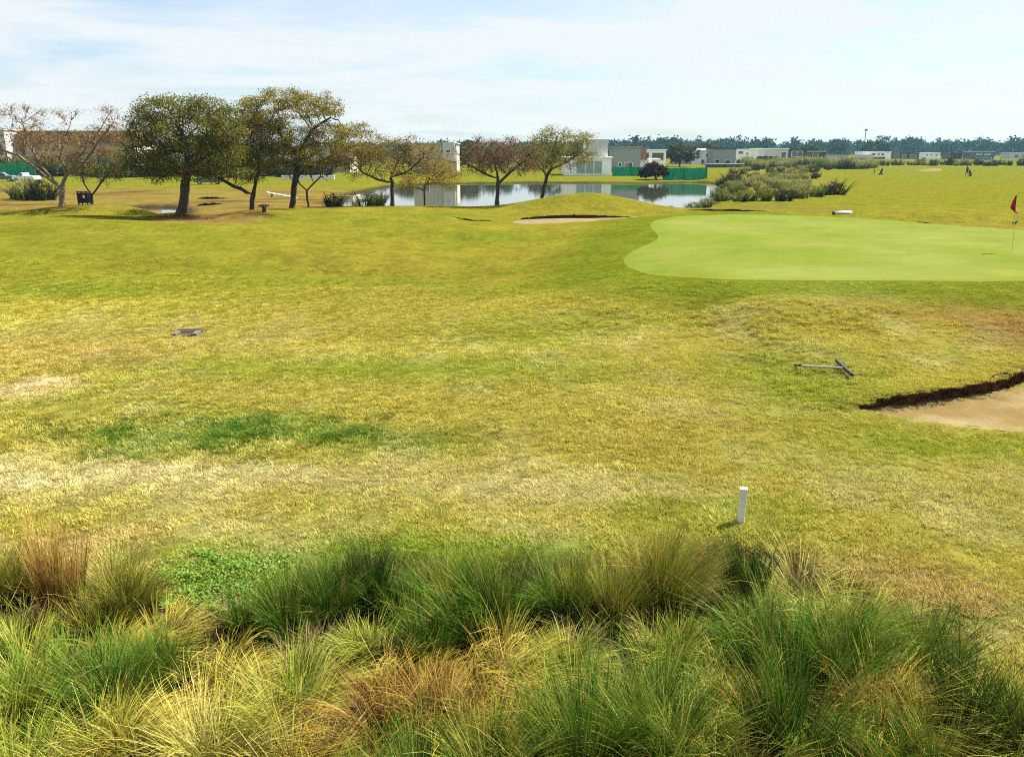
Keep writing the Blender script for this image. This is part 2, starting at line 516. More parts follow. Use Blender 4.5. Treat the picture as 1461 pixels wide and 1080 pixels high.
# ------------------------------------------------------------------ terrain sheet
ys = [-14, -10, -6, -3, 0, 1.5, 3.0] + list(np.arange(3.6, 26, 0.10))
while ys[-1] < 1650: ys.append(ys[-1] + max(0.1, ys[-1] * 0.0105))
ys = np.array(ys)
us = np.linspace(-1, 1, 421)
hw = 11 + 0.9 * np.abs(ys)
GX = us[None, :] * hw[:, None]; GY = np.repeat(ys[:, None], len(us), 1)
gx, gy = GX.ravel(), GY.ravel()
gz = height(gx, gy)
nr, nc = GX.shape
idx = np.arange(nr * nc).reshape(nr, nc)
quads = np.stack([idx[:-1, :-1], idx[:-1, 1:], idx[1:, 1:], idx[1:, :-1]], -1).reshape(-1, 4)
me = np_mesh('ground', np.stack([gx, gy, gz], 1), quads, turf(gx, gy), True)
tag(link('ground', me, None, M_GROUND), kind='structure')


def sheet(name, poly, step, off, mat, colfn, kind='structure', hfn=height):
    poly = [Vector((float(p[0]), float(p[1]))) for p in poly]
    dense = []
    for a, b_ in zip(poly, poly[1:] + poly[:1]):
        n = max(1, int((b_ - a).length / step))
        dense += [a.lerp(b_, i / n) for i in range(n)]
    px_ = np.array([[p.x, p.y] for p in dense])
    x0, y0 = px_.min(0); x1, y1 = px_.max(0)
    X, Y = np.meshgrid(np.arange(x0, x1, step), np.arange(y0, y1, step))
    X = X.ravel() + rng.uniform(-.2, .2, X.size) * step; Y = Y.ravel() + rng.uniform(-.2, .2, Y.size) * step
    k = sdist(X, Y, px_) < -step * 0.4
    pts = dense + [Vector((a, b_)) for a, b_ in zip(X[k], Y[k])]
    n = len(dense)
    vo, _, fo, *_ = delaunay_2d_cdt(pts, [(i, (i + 1) % n) for i in range(n)], [list(range(n))], 1, 1e-5)
    V = np.array([[v.x, v.y] for v in vo]); F = np.array([f for f in fo if len(f) == 3])
    Z = hfn(V[:, 0], V[:, 1]) + 0.004 + (off - 0.004) * sstep(0.0, 0.7, -sdist(V[:, 0], V[:, 1], px_))
    me = np_mesh(name, np.column_stack([V, Z]), F, colfn(V[:, 0], V[:, 1]), True)
    return tag(link(name, me, None, mat), kind=kind)


def green_col(x, y):
    s = np.sin(x * 0.9 + y * 0.25) * 0.5 + 0.5
    n = fbm(x / 3.0, y / 2.0, 77, 4)
    c = np.array((0.186, 0.228, 0.040)) + np.outer(s, (0.020, 0.014, 0.008))
    e = sstep(-1.4, -0.2, sdist(x, y, GREEN))[:, None]
    c = c + np.outer(np.clip((n - .5) * 2.2, -1, 1), (0.035, 0.022, 0.022))
    return c + (np.array((0.165, 0.215, 0.025)) - c) * e * 0.5


sheet('putting_green', GREEN, 0.6, 0.012, M_GREEN, green_col)


def sand_col(x, y):
    n = fbm(x * 0.9, y * 1.4, 90, 4)[:, None]
    e = sstep(-0.55, -0.1, sdist(x, y, BUNKER))[:, None]
    c = np.array((0.245, 0.172, 0.07)) + (np.array((0.33, 0.265, 0.135)) - np.array((0.245, 0.172, 0.07))) * np.clip((n - .42) * 4, 0, 1)
    return c + (np.array((0.30, 0.235, 0.105)) - c) * e * .8


def sand_h(x, y):
    e = sstep(0.02, 0.3, -sdist(x, y, BUNKER))
    rake = np.sin(x * 9 + y * 22 + 3 * fbm(x * .8, y * .8, 97, 2)) * 0.006
    return np.minimum(height(x, y), 0.0) + ((fbm(x * 2.2, y * 2.2, 95, 4) - 0.5) * 0.09 + rake) * e + .004 * (1 - e)


sheet('bunker_sand', BUNKER, 0.12, 0.035, M_SAND, sand_col, hfn=sand_h)
sheet('bunker_sand', BUNKER_FAR, 0.4, 0.03, M_SAND, lambda x, y: np.tile((0.30, 0.235, 0.125), (len(x), 1)) * (0.8 + 0.4 * fbm(x, y, 96, 3))[:, None])
FAR_SAND = [plane_hit(a, b, 0.0) for a, b in [(1306, 242.5), (1325, 240), (1342, 240), (1346, 242), (1330, 243.6)]]
sheet('bunker_sand', FAR_SAND, 3.0, 0.25, M_SAND, lambda x, y: np.tile((0.27, 0.2, 0.1), (len(x), 1)))


def water(name, poly):
    p = np.array(poly); c = p.mean(0); p = c + (p - c) * 1.02
    me = bpy.data.meshes.new(name)
    me.from_pydata([(a, b_, WATER_Z) for a, b_ in p], [], [list(range(len(p)))])
    return tag(link(name, me, None, M_WATER), kind='structure')


water('pond_water', POND)
water('puddle_water', PUDDLE)


def earth_lip(name, line, hgt, seed, col=(0.105, 0.052, 0.032), over=0.10, zf=None, rag=1.0):
    """torn turf edge: a ragged wall of bare earth with roots hanging over it"""
    pts = [Vector((float(p[0]), float(p[1]))) for p in line]
    P = []
    for a, b_ in zip(pts, pts[1:]):
        n = max(2, int((b_ - a).length / 0.07)); P += [a.lerp(b_, i / n) for i in range(n)]
    P.append(pts[-1]); n = len(P); rows = 7
    V, C, F = [], [], []
    for i, p in enumerate(P):
        t = i / (n - 1)
        t_ = (P[min(i + 1, n - 1)] - P[max(i - 1, 0)]).normalized(); nor = Vector((t_.y, -t_.x))
        if nor.y > 0: nor = -nor
        hh = hgt(t) * (1 - .25 * rag + .5 * rag * float(vnoise(np.array([i * 0.35]), np.array([0.0]), seed)[0]))
        zb = hz(p.x + nor.x * .12, p.y + nor.y * .12) if zf is None else zf
        for r in range(rows):
            k = r / (rows - 1)
            j = (float(vnoise(np.array([i * 0.8]), np.array([r * 1.3]), seed + 3)[0]) - .5)
            off = 0.15 - k * 0.03 + j * 0.16 * rag + (over * k * k if r < rows - 1 else 0) - (0.30 if r == rows - 1 else 0)
            q = p + nor * off
            V.append((q.x, q.y, zb - 0.05 + (hh + 0.05) * k + (j * 0.05 if 0 < r else 0) - (.24 if r == rows - 1 else 0)))
            f = 0.6 + 0.8 * random.random()
            C.append([c * f for c in col])
    for i in range(n - 1):
        for r in range(rows - 1):
            F.append((i * rows + r, (i + 1) * rows + r, (i + 1) * rows + r + 1, i * rows + r + 1))
    return tag(link(name, np_mesh(name, V, F, C, False), None, M_EARTH), kind='structure')


lip_near = [plane_hit(a, b, -0.04) for a, b in [(1199, 589), (1225, 582.5), (1252, 578.5), (1290, 575.5), (1340, 569.5), (1400, 560.5), (1461, 540.5), (1560, 515)]]
earth_lip('earth_bank', lip_near, lambda t: 0.10 + 0.30 * min(1, t * 4), 3, zf=-0.04)
earth_lip('earth_bank', LIP_FAR, lambda t: 0.05 + 0.24 * max(0.0, math.sin(min(1, t * 1.0 + .03) * math.pi)) ** .7, 5, (0.085, 0.036, 0.026), zf=0.02, rag=.5)
earth_lip('earth_bank', [plane_hit(a, b) for a, b in [(648, 314), (675, 316), (705, 316)]], lambda t: 0.08 * math.sin(t * math.pi) + .02, 7, (0.07, 0.04, 0.02))
earth_lip('earth_bank', [plane_hit(a, b, .1) for a, b in [(978, 305), (1020, 305.5), (1060, 306), (1110, 306)]], lambda t: 0.14 * math.sin(t * math.pi) ** .5 + .02, 9, (0.09, 0.048, 0.02))
earth_lip('earth_bank', [plane_hit(a, b, .1) for a, b in [(1303, 311), (1318, 313.5), (1332, 313.5)]], lambda t: 0.2 * math.sin(t * math.pi) + .02, 11)
earth_lip('earth_bank', [plane_hit(a, b, -.6) for a, b in [(283, 283), (300, 283.5), (325, 283)]], lambda t: 0.25 * math.sin(t * math.pi) + .02, 13, (.05, .03, .02))
earth_lip('earth_bank', [plane_hit(a, b, -.6) for a, b in [(280, 290.5), (300, 291), (318, 290.5)]], lambda t: 0.25 * math.sin(t * math.pi) + .02, 14, (.05, .03, .02))


# ------------------------------------------------------------------ grasses
def blades(n, base_r, L, elev, espread, droop, lean, lean_az, width, seg, roots, tips, lvar=0.35, seed=0, zfn=None):
    """n tapering curved ribbons; returns verts, quads, tint"""
    g = np.random.default_rng(seed)
    rr = base_r * np.sqrt(g.random(n)); th = g.random(n) * 2 * np.pi
    bx, by = rr * np.cos(th), rr * np.sin(th)
    nl = max(4, n // 16); lk = g.integers(0, nl, n)
    lth = g.random(nl) * 2 * np.pi; lr = base_r * np.sqrt(g.random(nl))
    tight = .30 if n > 200 else 1.0
    if n > 200:
        bx = (lr * np.cos(lth))[lk] + g.normal(0, base_r * .12, n); by = (lr * np.sin(lth))[lk] + g.normal(0, base_r * .12, n); th = lth[lk]
    az = th + g.normal(0, .55, nl)[lk] + g.normal(0, 0.7 * tight, n)
    e0 = np.clip(elev + g.normal(0, espread, nl)[lk] * (n > 200) + g.normal(0, espread * (tight if n > 200 else 1), n), 0.15, 1.56)
    ln = L * (1 - lvar * g.random(n) ** 1.5) * g.uniform(0.75, 1.1, nl)[lk]
    dr = droop * g.uniform(0.4, 1.5, nl)[lk] * g.uniform(.8, 1.2, n)
    la, lm = lean_az, lean
    P = np.zeros((n, seg + 1, 3)); P[:, 0, 0] = bx; P[:, 0, 1] = by
    kink = (g.random(n) < .07) * g.uniform(.8, 2.0, n)
    curl = g.normal(0, 0.30, nl)[lk] + g.normal(0, .12, n)
    for s in range(seg):
        t = (s + .5) / seg
        e = e0 - dr * t ** 1.4 - kink * (t > .5)
        a = az + curl * t
        dx = np.cos(e) * np.cos(a) + lm * t * np.cos(la); dy = np.cos(e) * np.sin(a) + lm * t * np.sin(la); dz = np.sin(e)
        q = np.sqrt(dx * dx + dy * dy + dz * dz) + 1e-6
        st = ln / seg
        P[:, s + 1, 0] = P[:, s, 0] + dx / q * st; P[:, s + 1, 1] = P[:, s, 1] + dy / q * st
        P[:, s + 1, 2] = np.maximum(P[:, s, 2] + dz / q * st, 0.01 + 0.03 * t)
    fa = g.random(n) * np.pi
    side = np.stack([np.cos(fa), np.sin(fa), g.normal(0, .25, n)], 1)
    w = width * g.uniform(.45, 1.6, n)
    prof = np.array([0.8] + [1.0 - 0.9 * (s / seg) ** 1.6 for s in range(1, seg + 1)]) * .5
    V = np.empty((n, seg + 1, 2, 3))
    V[:, :, 0] = P - side[:, None] * (w[:, None] * prof)[..., None]
    V[:, :, 1] = P + side[:, None] * (w[:, None] * prof)[..., None]
    i0 = (np.arange(n)[:, None] * (seg + 1) + np.arange(seg)[None]) * 2
    F = np.stack([i0, i0 + 1, i0 + 3, i0 + 2], -1).reshape(-1, 4)
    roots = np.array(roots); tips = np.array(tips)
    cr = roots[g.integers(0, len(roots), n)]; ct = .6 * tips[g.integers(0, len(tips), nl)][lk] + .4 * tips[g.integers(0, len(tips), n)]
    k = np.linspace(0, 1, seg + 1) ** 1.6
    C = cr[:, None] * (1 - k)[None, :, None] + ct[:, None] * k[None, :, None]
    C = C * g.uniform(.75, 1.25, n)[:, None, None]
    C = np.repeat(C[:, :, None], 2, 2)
    return V.reshape(-1, 3), F, C.reshape(-1, 3)


GR = dict(
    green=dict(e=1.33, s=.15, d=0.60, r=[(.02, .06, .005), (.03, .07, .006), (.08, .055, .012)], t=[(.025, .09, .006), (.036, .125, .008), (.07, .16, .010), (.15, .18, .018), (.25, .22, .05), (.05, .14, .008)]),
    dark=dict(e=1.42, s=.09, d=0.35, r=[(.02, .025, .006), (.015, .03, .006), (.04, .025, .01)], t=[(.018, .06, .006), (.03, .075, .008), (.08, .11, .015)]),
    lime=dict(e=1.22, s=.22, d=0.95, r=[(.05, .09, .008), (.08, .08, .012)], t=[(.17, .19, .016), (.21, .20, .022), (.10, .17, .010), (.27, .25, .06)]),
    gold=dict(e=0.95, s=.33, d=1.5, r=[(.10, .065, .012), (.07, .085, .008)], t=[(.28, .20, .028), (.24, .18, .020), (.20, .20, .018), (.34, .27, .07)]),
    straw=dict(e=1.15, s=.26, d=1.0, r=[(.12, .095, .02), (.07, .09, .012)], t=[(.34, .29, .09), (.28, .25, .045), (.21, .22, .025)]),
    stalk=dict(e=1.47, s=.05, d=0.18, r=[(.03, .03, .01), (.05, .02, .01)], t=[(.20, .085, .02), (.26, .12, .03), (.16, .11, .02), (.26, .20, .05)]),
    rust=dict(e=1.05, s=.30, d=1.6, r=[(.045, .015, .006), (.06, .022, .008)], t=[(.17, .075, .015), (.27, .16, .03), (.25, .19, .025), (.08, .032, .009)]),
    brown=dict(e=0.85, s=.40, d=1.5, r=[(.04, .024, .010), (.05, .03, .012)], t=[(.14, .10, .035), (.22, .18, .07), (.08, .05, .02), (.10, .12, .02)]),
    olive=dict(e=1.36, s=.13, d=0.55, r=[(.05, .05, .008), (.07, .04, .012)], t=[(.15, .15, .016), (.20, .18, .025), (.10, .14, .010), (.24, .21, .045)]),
)
TUSS = [  # px, base row, height, base radius, lean azimuth (deg, 0 right, 90 away), lean, sort, label
    (-8, 862, .62, .16, 60, .3, 'olive', 'thin olive tussock cut by the left edge of the photo, at the lawn'),
    (98, 895, .86, .12, 70, .10, 'stalk', 'tussock of tall upright red-brown stalks with a dark foot'),
    (165, 885, .58, .16, 20, .30, 'olive', 'olive and tan tussock just right of the red-brown stalks'),
    (45, 945, .62, .20, 170, .45, 'lime', 'yellow-green tussock bending left below the red-brown stalks'),
    (20, 1030, .62, .20, 150, .35, 'lime', 'yellow-green tussock low at the left edge of the photo'),
    (125, 1015, .60, .17, 70, .10, 'green', 'upright dark green tussock in the lower left of the bed'),
    (190, 1085, .60, .18, 10, .40, 'gold', 'drooping golden tussock at the bottom, left of the straw fan'),
    (238, 985, .56, .15, 80, .10, 'green', 'short rounded dark green tussock below the bright clover patch'),
    (185, 945, .60, .17, 10, .65, 'gold', 'golden tussock arching over to the right beside the rounded green one'),
    (325, 985, .60, .22, 0, .75, 'gold', 'golden tussock swept right in the left half of the bed'),
    (310, 1110, .72, .16, 40, .45, 'straw', 'pale straw tussock fanning up and right at the bottom edge'),
    (425, 1035, .64, .20, 50, .35, 'lime', 'light green tussock left of the rust-brown mounds'),
    (410, 895, .58, .17, 80, .10, 'green', 'upright green tussock beside the right end of the clover patch'),
    (478, 885, .58, .15, 70, .15, 'green', 'green tussock between the clover and the dark leaning spike'),
    (528, 872, .74, .08, 55, .35, 'dark', 'narrow blackish spike tussock leaning right over the lawn edge'),
    (455, 945, .50, .22, 200, .5, 'brown', 'dead tangled brown tussock in a dark hollow below the green row'),
    (592, 880, .60, .18, 60, .25, 'green', 'green tussock right of the dark leaning spike'),
    (545, 945, .56, .13, 85, .15, 'lime', 'pale upright lime tussock in front of the dark spike'),
    (632, 935, .58, .18, 80, .15, 'green', 'mid green tussock standing behind the rust-brown mounds'),
    (705, 905, .78, .17, 80, .10, 'green', 'tallest bright green fan in the back row of the bed'),
    (655, 870, .60, .14, 60, .2, 'olive', 'olive tussock at the lawn edge left of the tallest green fan'),
    (790, 890, .68, .17, 65, .25, 'green', 'green tussock just right of the tallest green fan'),
    (545, 1065, .70, .20, 170, .55, 'rust', 'left one of the three rust-brown mounds at the bottom'),
    (628, 1055, .72, .18, 10, .45, 'rust', 'middle one of the three rust-brown mounds at the bottom'),
    (705, 1070, .60, .16, 20, .6, 'rust', 'right one of the three rust-brown mounds, smallest of them'),
    (745, 1005, .62, .22, 0, .75, 'gold', 'yellow-gold tussock waving right above the rust-brown mounds'),
    (590, 985, .55, .18, 20, .6, 'gold', 'golden crest of grass draped behind the middle rust-brown mound'),
    (845, 1085, .78, .18, 50, .40, 'green', 'deep green tussock leaning right at the bottom middle'),
    (805, 965, .60, .16, 60, .35, 'lime', 'feathery pale lime tussock right of the golden wave'),
    (872, 890, .64, .18, 50, .40, 'olive', 'olive tussock leaning right in the back row'),
    (955, 885, .82, .18, 65, .25, 'olive', 'tall brown-olive tussock left of the white stake'),
    (890, 940, .55, .20, 180, .6, 'brown', 'flattened brown tussock below the olive back row'),
    (905, 1030, .52, .16, 200, .5, 'gold', 'small golden clump between two deep green tussocks'),
    (962, 955, .66, .16, 75, .15, 'lime', 'upright lime tussock below the tall brown-olive one'),
    (1005, 1085, .88, .20, 70, .25, 'green', 'widest green arching tussock at the bottom, right of centre'),
    (955, 1110, .62, .18, 120, .4, 'lime', 'pale arcs of grass at the bottom beside the widest green tussock'),
    (1054, 872, .80, .12, 95, .05, 'dark', 'dark upright tussock directly below the white stake'),
    (1102, 890, .70, .17, 110, .25, 'straw', 'bleached straw tussock just right of the white stake'),
    (1085, 950, .58, .19, 80, .2, 'green', 'green tussock in front of the bleached straw one'),
    (1112, 985, .48, .16, 180, .5, 'gold', 'golden cushion of grass below the bleached straw tussock'),
    (1065, 1030, .56, .18, 20, .5, 'gold', 'yellow tussock drooping right of the widest green one'),
    (1165, 975, .88, .16, 60, .25, 'green', 'tall dark green tussock at the right end of the back row'),
    (1140, 1070, .68, .18, 100, .2, 'dark', 'dark green tussock in the deepest shade at lower right'),
    (1222, 930, .66, .17, 40, .4, 'lime', 'lime tussock arching right behind the round green dome'),
    (1285, 965, .66, .20, 70, .15, 'green', 'round green dome of grass beside the open lawn at right'),
    (1225, 1050, .72, .20, 345, .8, 'rust', 'rusty tussock swept far to the right below the green dome'),
    (1290, 1050, .66, .20, 350, .7, 'gold', 'golden tussock swept right beside the rusty one'),
    (1392, 1090, .78, .15, 80, .12, 'dark', 'dark upright tussock near the lower right corner'),
    (1455, 1085, .66, .18, 120, .3, 'lime', 'lime tussock in the lower right corner of the photo'),
    (1340, 1090, .56, .18, 10, .4, 'lime', 'low lime tussock left of the dark corner tussock'),
    (60, 1130, .60, .2, 30, .3, 'lime', 'lime tussock at the bottom edge near the left corner'),
    (440, 1140, .62, .2, 60, .3, 'gold', 'golden tussock at the bottom edge left of the rust-brown mounds'),
    (620, 1150, .60, .2, 60, .2, 'green', 'low green tussock at the bottom edge below the rust-brown mounds'),
    (760, 1130, .62, .2, 30, .4, 'lime', 'lime tussock at the bottom edge right of the rust-brown mounds'),
    (1090, 1150, .62, .2, 60, .3, 'gold', 'golden tussock at the bottom edge right of the widest green one'),
    (1230, 1140, .60, .2, 150, .3, 'green', 'green tussock at the bottom edge below the rusty swept one'),
]
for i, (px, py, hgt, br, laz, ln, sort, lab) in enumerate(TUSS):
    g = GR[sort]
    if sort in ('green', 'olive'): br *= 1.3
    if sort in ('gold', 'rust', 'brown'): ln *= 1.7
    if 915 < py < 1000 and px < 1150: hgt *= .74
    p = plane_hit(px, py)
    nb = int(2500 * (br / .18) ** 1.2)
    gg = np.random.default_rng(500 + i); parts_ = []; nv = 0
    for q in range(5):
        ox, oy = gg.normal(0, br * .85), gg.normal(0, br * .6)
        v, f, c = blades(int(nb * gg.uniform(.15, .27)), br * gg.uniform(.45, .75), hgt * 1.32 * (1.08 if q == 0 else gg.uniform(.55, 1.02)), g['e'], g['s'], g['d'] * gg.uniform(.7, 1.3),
                         ln * gg.uniform(.5, 1.6), R(laz + gg.normal(0, 35)), .0062, 6, np.array(g['r']) * .55, np.array(g['t']) * dict(green=2.9, dark=2.3, rust=3.0, olive=3.4, brown=3.2).get(sort, 3.9), .72, 100 + i * 7 + q)  # root colours darkened as shade in the gaps, tips brightened as if sunlit
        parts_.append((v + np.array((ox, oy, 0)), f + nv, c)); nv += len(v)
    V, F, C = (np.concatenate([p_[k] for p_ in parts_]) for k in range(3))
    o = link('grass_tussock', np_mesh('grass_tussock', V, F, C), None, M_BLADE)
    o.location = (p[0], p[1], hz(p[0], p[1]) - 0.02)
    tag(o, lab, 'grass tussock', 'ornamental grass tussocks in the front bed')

# loose low grass that fills the bed between the tussocks
Vs, Fs, Cs, off = [], [], [], 0
allr = [GR[k] for k in ('lime', 'gold', 'brown', 'green', 'straw')]
for i in range(240):
    for _ in range(40):
        x, y = (rng.uniform(-7.5, 7.5), rng.uniform(3.4, 9.6)) if i < 170 else (rng.uniform(-5.2, -2.4), rng.uniform(5.6, 7.8))
        if sdist(np.array([x]), np.array([y]), BED)[0] < -0.05 and abs(x) < 0.85 * y + .6 and not (5.9 < y < 6.9 and -2.2 < x < 2.4): break
    v = float(fbm(np.array([x * .9]), np.array([y * .9]), 61, 3)[0])
    g = allr[min(4, max(0, int((v - .25) * 10 + rng.normal(0, .8))))]
    V, F, C = blades(70, .16, rng.uniform(.16, .30), g['e'] - .1, .35, g['d'], rng.uniform(.1, .6), rng.uniform(-.6, 2.2), .006, 4, g['r'], np.array(g['t']) * 1.9, .5, 900 + i)
    V = V + np.array([x, y, hz(x, y) - .01]); Vs.append(V); Fs.append(F + off); Cs.append(C); off += len(V)
o = link('meadow_grass', np_mesh('meadow_grass', np.concatenate(Vs), np.concatenate(Fs), np.concatenate(Cs)), None, M_BLADE)
tag(o, 'loose wispy grass filling the bed between the tussocks', 'grass', kind='stuff')

# bright clover in front of the back row
CLOVER = np.array([plane_hit(a, b) for a, b in [(225, 822), (262, 803), (310, 800), (370, 792), (450, 788), (440, 812), (385, 830), (345, 852), (290, 876), (240, 858)]])
n = 5200
g = np.random.default_rng(5)
lo, hi = CLOVER.min(0), CLOVER.max(0)
pts = g.uniform(lo, hi, (n * 2, 2)); pts = pts[sdist(pts[:, 0], pts[:, 1], CLOVER) + .8 * (fbm(pts[:, 0] * 5, pts[:, 1] * 5, 8, 3) - .5) < 0.07 * g.normal(0, 1, n * 2)]
n = len(pts)
z = height(pts[:, 0], pts[:, 1]) + g.uniform(.02, .06, n) + .06 * fbm(pts[:, 0] * 4, pts[:, 1] * 4, 3, 2)
a = g.uniform(0, 6.28, n); s = g.uniform(.007, .017, n)
c_, s_ = np.cos(a), np.sin(a); tl = g.normal(0, .5, n); tm = g.normal(0, .5, n)
ex = np.stack([c_, s_, tl], 1) * s[:, None]; ey = np.stack([-s_, c_, tm], 1) * s[:, None] * .8
ctr = np.column_stack([pts, z])
V = np.stack([ctr - ex, ctr - ey, ctr + ex, ctr + ey], 1).reshape(-1, 3)
pal = np.array([(.18, .38, .03), (.26, .44, .05), (.13, .30, .02), (.34, .44, .08)])
C = np.repeat(pal[g.integers(0, 4, n)] * g.uniform(.8, 1.2, n)[:, None], 4, 0)
o = link('clover_patch', np_mesh('clover_patch', V, np.arange(n * 4).reshape(n, 4), C), None, M_LEAF)
tag(o, 'bright green clover between the lawn and the tussocks', 'clover', kind='stuff')

# mown lawn: instanced patches of short blades over the near fairway
proto = bpy.data.collections.new('lawn_patches')
for k in range(6):
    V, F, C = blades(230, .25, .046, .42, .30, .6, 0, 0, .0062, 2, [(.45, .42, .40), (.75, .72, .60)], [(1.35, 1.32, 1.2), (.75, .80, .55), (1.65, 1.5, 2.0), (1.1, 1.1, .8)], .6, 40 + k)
    me = np_mesh('lawn_patch', V, F, C); me.materials.append(M_LAWN)
    proto.objects.link(bpy.data.objects.new('lawn_patch', me))
NP = 30000
Y = np.sqrt(rng.uniform(5.5 ** 2, 35 ** 2, NP)); X = rng.uniform(-1, 1, NP) * (0.72 * Y + 1.5)
keep = (rng.random(NP) < np.clip(1.45 - Y / 24, 0, 1)) & (sdist(X, Y, BED) > -0.10) & (sdist(X, Y, GREEN) > .6) & (sdist(X, Y, BUNKER) > .22)
bare = fbm(X * .55, Y * .45, 301, 3)
keep &= ~((bare > .60) & (rng.random(NP) < .55) & (Y < 20))
X, Y = X[keep], Y[keep]
base_n = len(X)
lx = np.linspace(0, 1, 420); lp = np.array(lip_near[:8]); seg_ = np.linspace(0, 1, len(lp))
ex_x = np.interp(lx, seg_, lp[:, 0]) + rng.normal(0, .05, 420); ex_y = np.interp(lx, seg_, lp[:, 1]) + rng.uniform(-.17, .34, 420)
wc = plane_hit(385, 618); wx = rng.normal(wc[0] - .3, 1.35, 1000); wy = rng.normal(wc[1], .42, 1000)
kw = fbm(wx * 2.6, wy * 2.6, 311, 3) > .58
sc_ = plane_hit(1056, 747); sx_ = rng.normal(sc_[0], .09, 26); sy_ = sc_[1] + rng.uniform(-.28, .10, 26)
X = np.concatenate([X, ex_x, wx[kw], sx_]); Y = np.concatenate([Y, ex_y, wy[kw], sy_])
extra_size = np.concatenate([np.ones(base_n), np.full(420, .75), np.full(kw.sum(), .9), np.full(26, 1.35)])
YL = np.zeros(len(X)); YL[base_n:base_n + 420] = .36                   # fringe rooted on the turf edge above the sand
me = bpy.data.meshes.new('lawn_grass')
me.vertices.add(len(X)); me.vertices.foreach_set('co', np.column_stack([X, Y, height(X, Y + YL) - .004]).astype(np.float32).ravel())
aa = me.attributes.new('lawn', 'FLOAT_COLOR', 'POINT')
tc_ = np.ones((len(X), 4), np.float32); tc_[:, :3] = turf(X, Y) * 4.1 * TINT * rng.uniform(.85, 1.15, len(X))[:, None]
tc_[base_n + 420:base_n + 420 + kw.sum(), :3] = np.array((.075, .17, .012)) * 1.6 * TINT * rng.uniform(.7, 1.3, (kw.sum(), 1))
aa.data.foreach_set('color', tc_.ravel())
sa = me.attributes.new('size', 'FLOAT', 'POINT')
sz = rng.uniform(.75, 1.2, len(X)) * (0.85 + 0.6 * fbm(X * .5, Y * .5, 302, 3)) * (1 - .3 * (sdist(X, Y, GREEN) < 3.5))
sz = sz * extra_size
sa.data.foreach_set('value', sz.astype(np.float32))
lawn = link('lawn_grass', me, None, M_LAWN)
tag(lawn, 'short yellow-green mown grass of the fairway', 'grass', kind='stuff')
ng = bpy.data.node_groups.new('lawn_scatter', 'GeometryNodeTree')
ng.interface.new_socket('Geometry', in_out='INPUT', socket_type='NodeSocketGeometry')
ng.interface.new_socket('Geometry', in_out='OUTPUT', socket_type='NodeSocketGeometry')
gi, go = ng.nodes.new('NodeGroupInput'), ng.nodes.new('NodeGroupOutput')
ip = ng.nodes.new('GeometryNodeInstanceOnPoints'); ci = ng.nodes.new('GeometryNodeCollectionInfo')
ci.inputs['Collection'].default_value = proto; ci.inputs['Separate Children'].default_value = True; ci.inputs['Reset Children'].default_value = True
ip.inputs['Pick Instance'].default_value = True
rv = ng.nodes.new('FunctionNodeRandomValue'); rv.data_type = 'FLOAT_VECTOR'
rv.inputs[0].default_value = (-.06, -.06, 0); rv.inputs[1].default_value = (.06, .06, 6.28)
na = ng.nodes.new('GeometryNodeInputNamedAttribute'); na.data_type = 'FLOAT'; na.inputs['Name'].default_value = 'size'
ng.links.new(gi.outputs[0], ip.inputs['Points']); ng.links.new(ci.outputs[0], ip.inputs['Instance'])
ng.links.new(rv.outputs[0], ip.inputs['Rotation']); ng.links.new(na.outputs[0], ip.inputs['Scale'])
ng.links.new(ip.outputs[0], go.inputs[0])
md = lawn.modifiers.new('scatter', 'NODES'); md.node_group = ng

# ------------------------------------------------------------------ trees
M_BARK = plain('bark', (0.050, 0.036, 0.028), .9, .45, 5, bump=.6)
M_BARK_PALE = plain('pale_bark', (0.16, 0.11, 0.08), .9, .4, 5, bump=.5)


def branch_mesh(P, par, rad, seg=5):
    P = np.array(P); n = len(P); V, F = [], []
    for i in range(n):
        p = par[i]
        if p < 0: d = P[1] - P[0] if n > 1 else np.array((0, 0, 1.))
        else: d = P[i] - P[p]
        d = d / (np.linalg.norm(d) + 1e-9)
        a = np.cross(d, (0.3, 0.9, 0.1)); a /= np.linalg.norm(a) + 1e-9; b_ = np.cross(d, a)
        for k in range(seg):
            t = 2 * math.pi * k / seg
            V.append(P[i] + (a * math.cos(t) + b_ * math.sin(t)) * rad[i])
    for i in range(n):
        p = par[i]
        if p < 0: continue
        for k in range(seg):
            F.append((p * seg + k, p * seg + (k + 1) % seg, i * seg + (k + 1) % seg, i * seg + k))
    return V, F


def leaf_cloud(centres, per, sig, size, pal, seed, squash=.42):
    g = np.random.default_rng(seed)
    n = len(centres) * per
    c = np.repeat(np.asarray(centres), per, 0) + g.normal(0, 1, (n, 3)) * np.array((sig, sig, sig * squash))
    nrm = g.normal(0, 1, (n, 3)) + np.array((0, 0, .5)); nrm /= np.linalg.norm(nrm, axis=1)[:, None]
    t = np.cross(nrm, g.normal(0, 1, (n, 3))); t /= np.linalg.norm(t, axis=1)[:, None] + 1e-9
    b_ = np.cross(nrm, t)
    s = size * g.uniform(.6, 1.4, n)[:, None]
    V = np.stack([c - t * s, c - b_ * s * .55, c + t * s, c + b_ * s * .55], 1).reshape(-1, 3)
    pal = np.array(pal)
    cc = np.repeat(pal[g.integers(0, len(pal), len(centres))], per, 0) * .6 + pal[g.integers(0, len(pal), n)] * .4
    cc = cc * g.uniform(.8, 1.2, n)[:, None]
    return V, np.arange(n * 4).reshape(n, 4), np.repeat(cc, 4, 0)


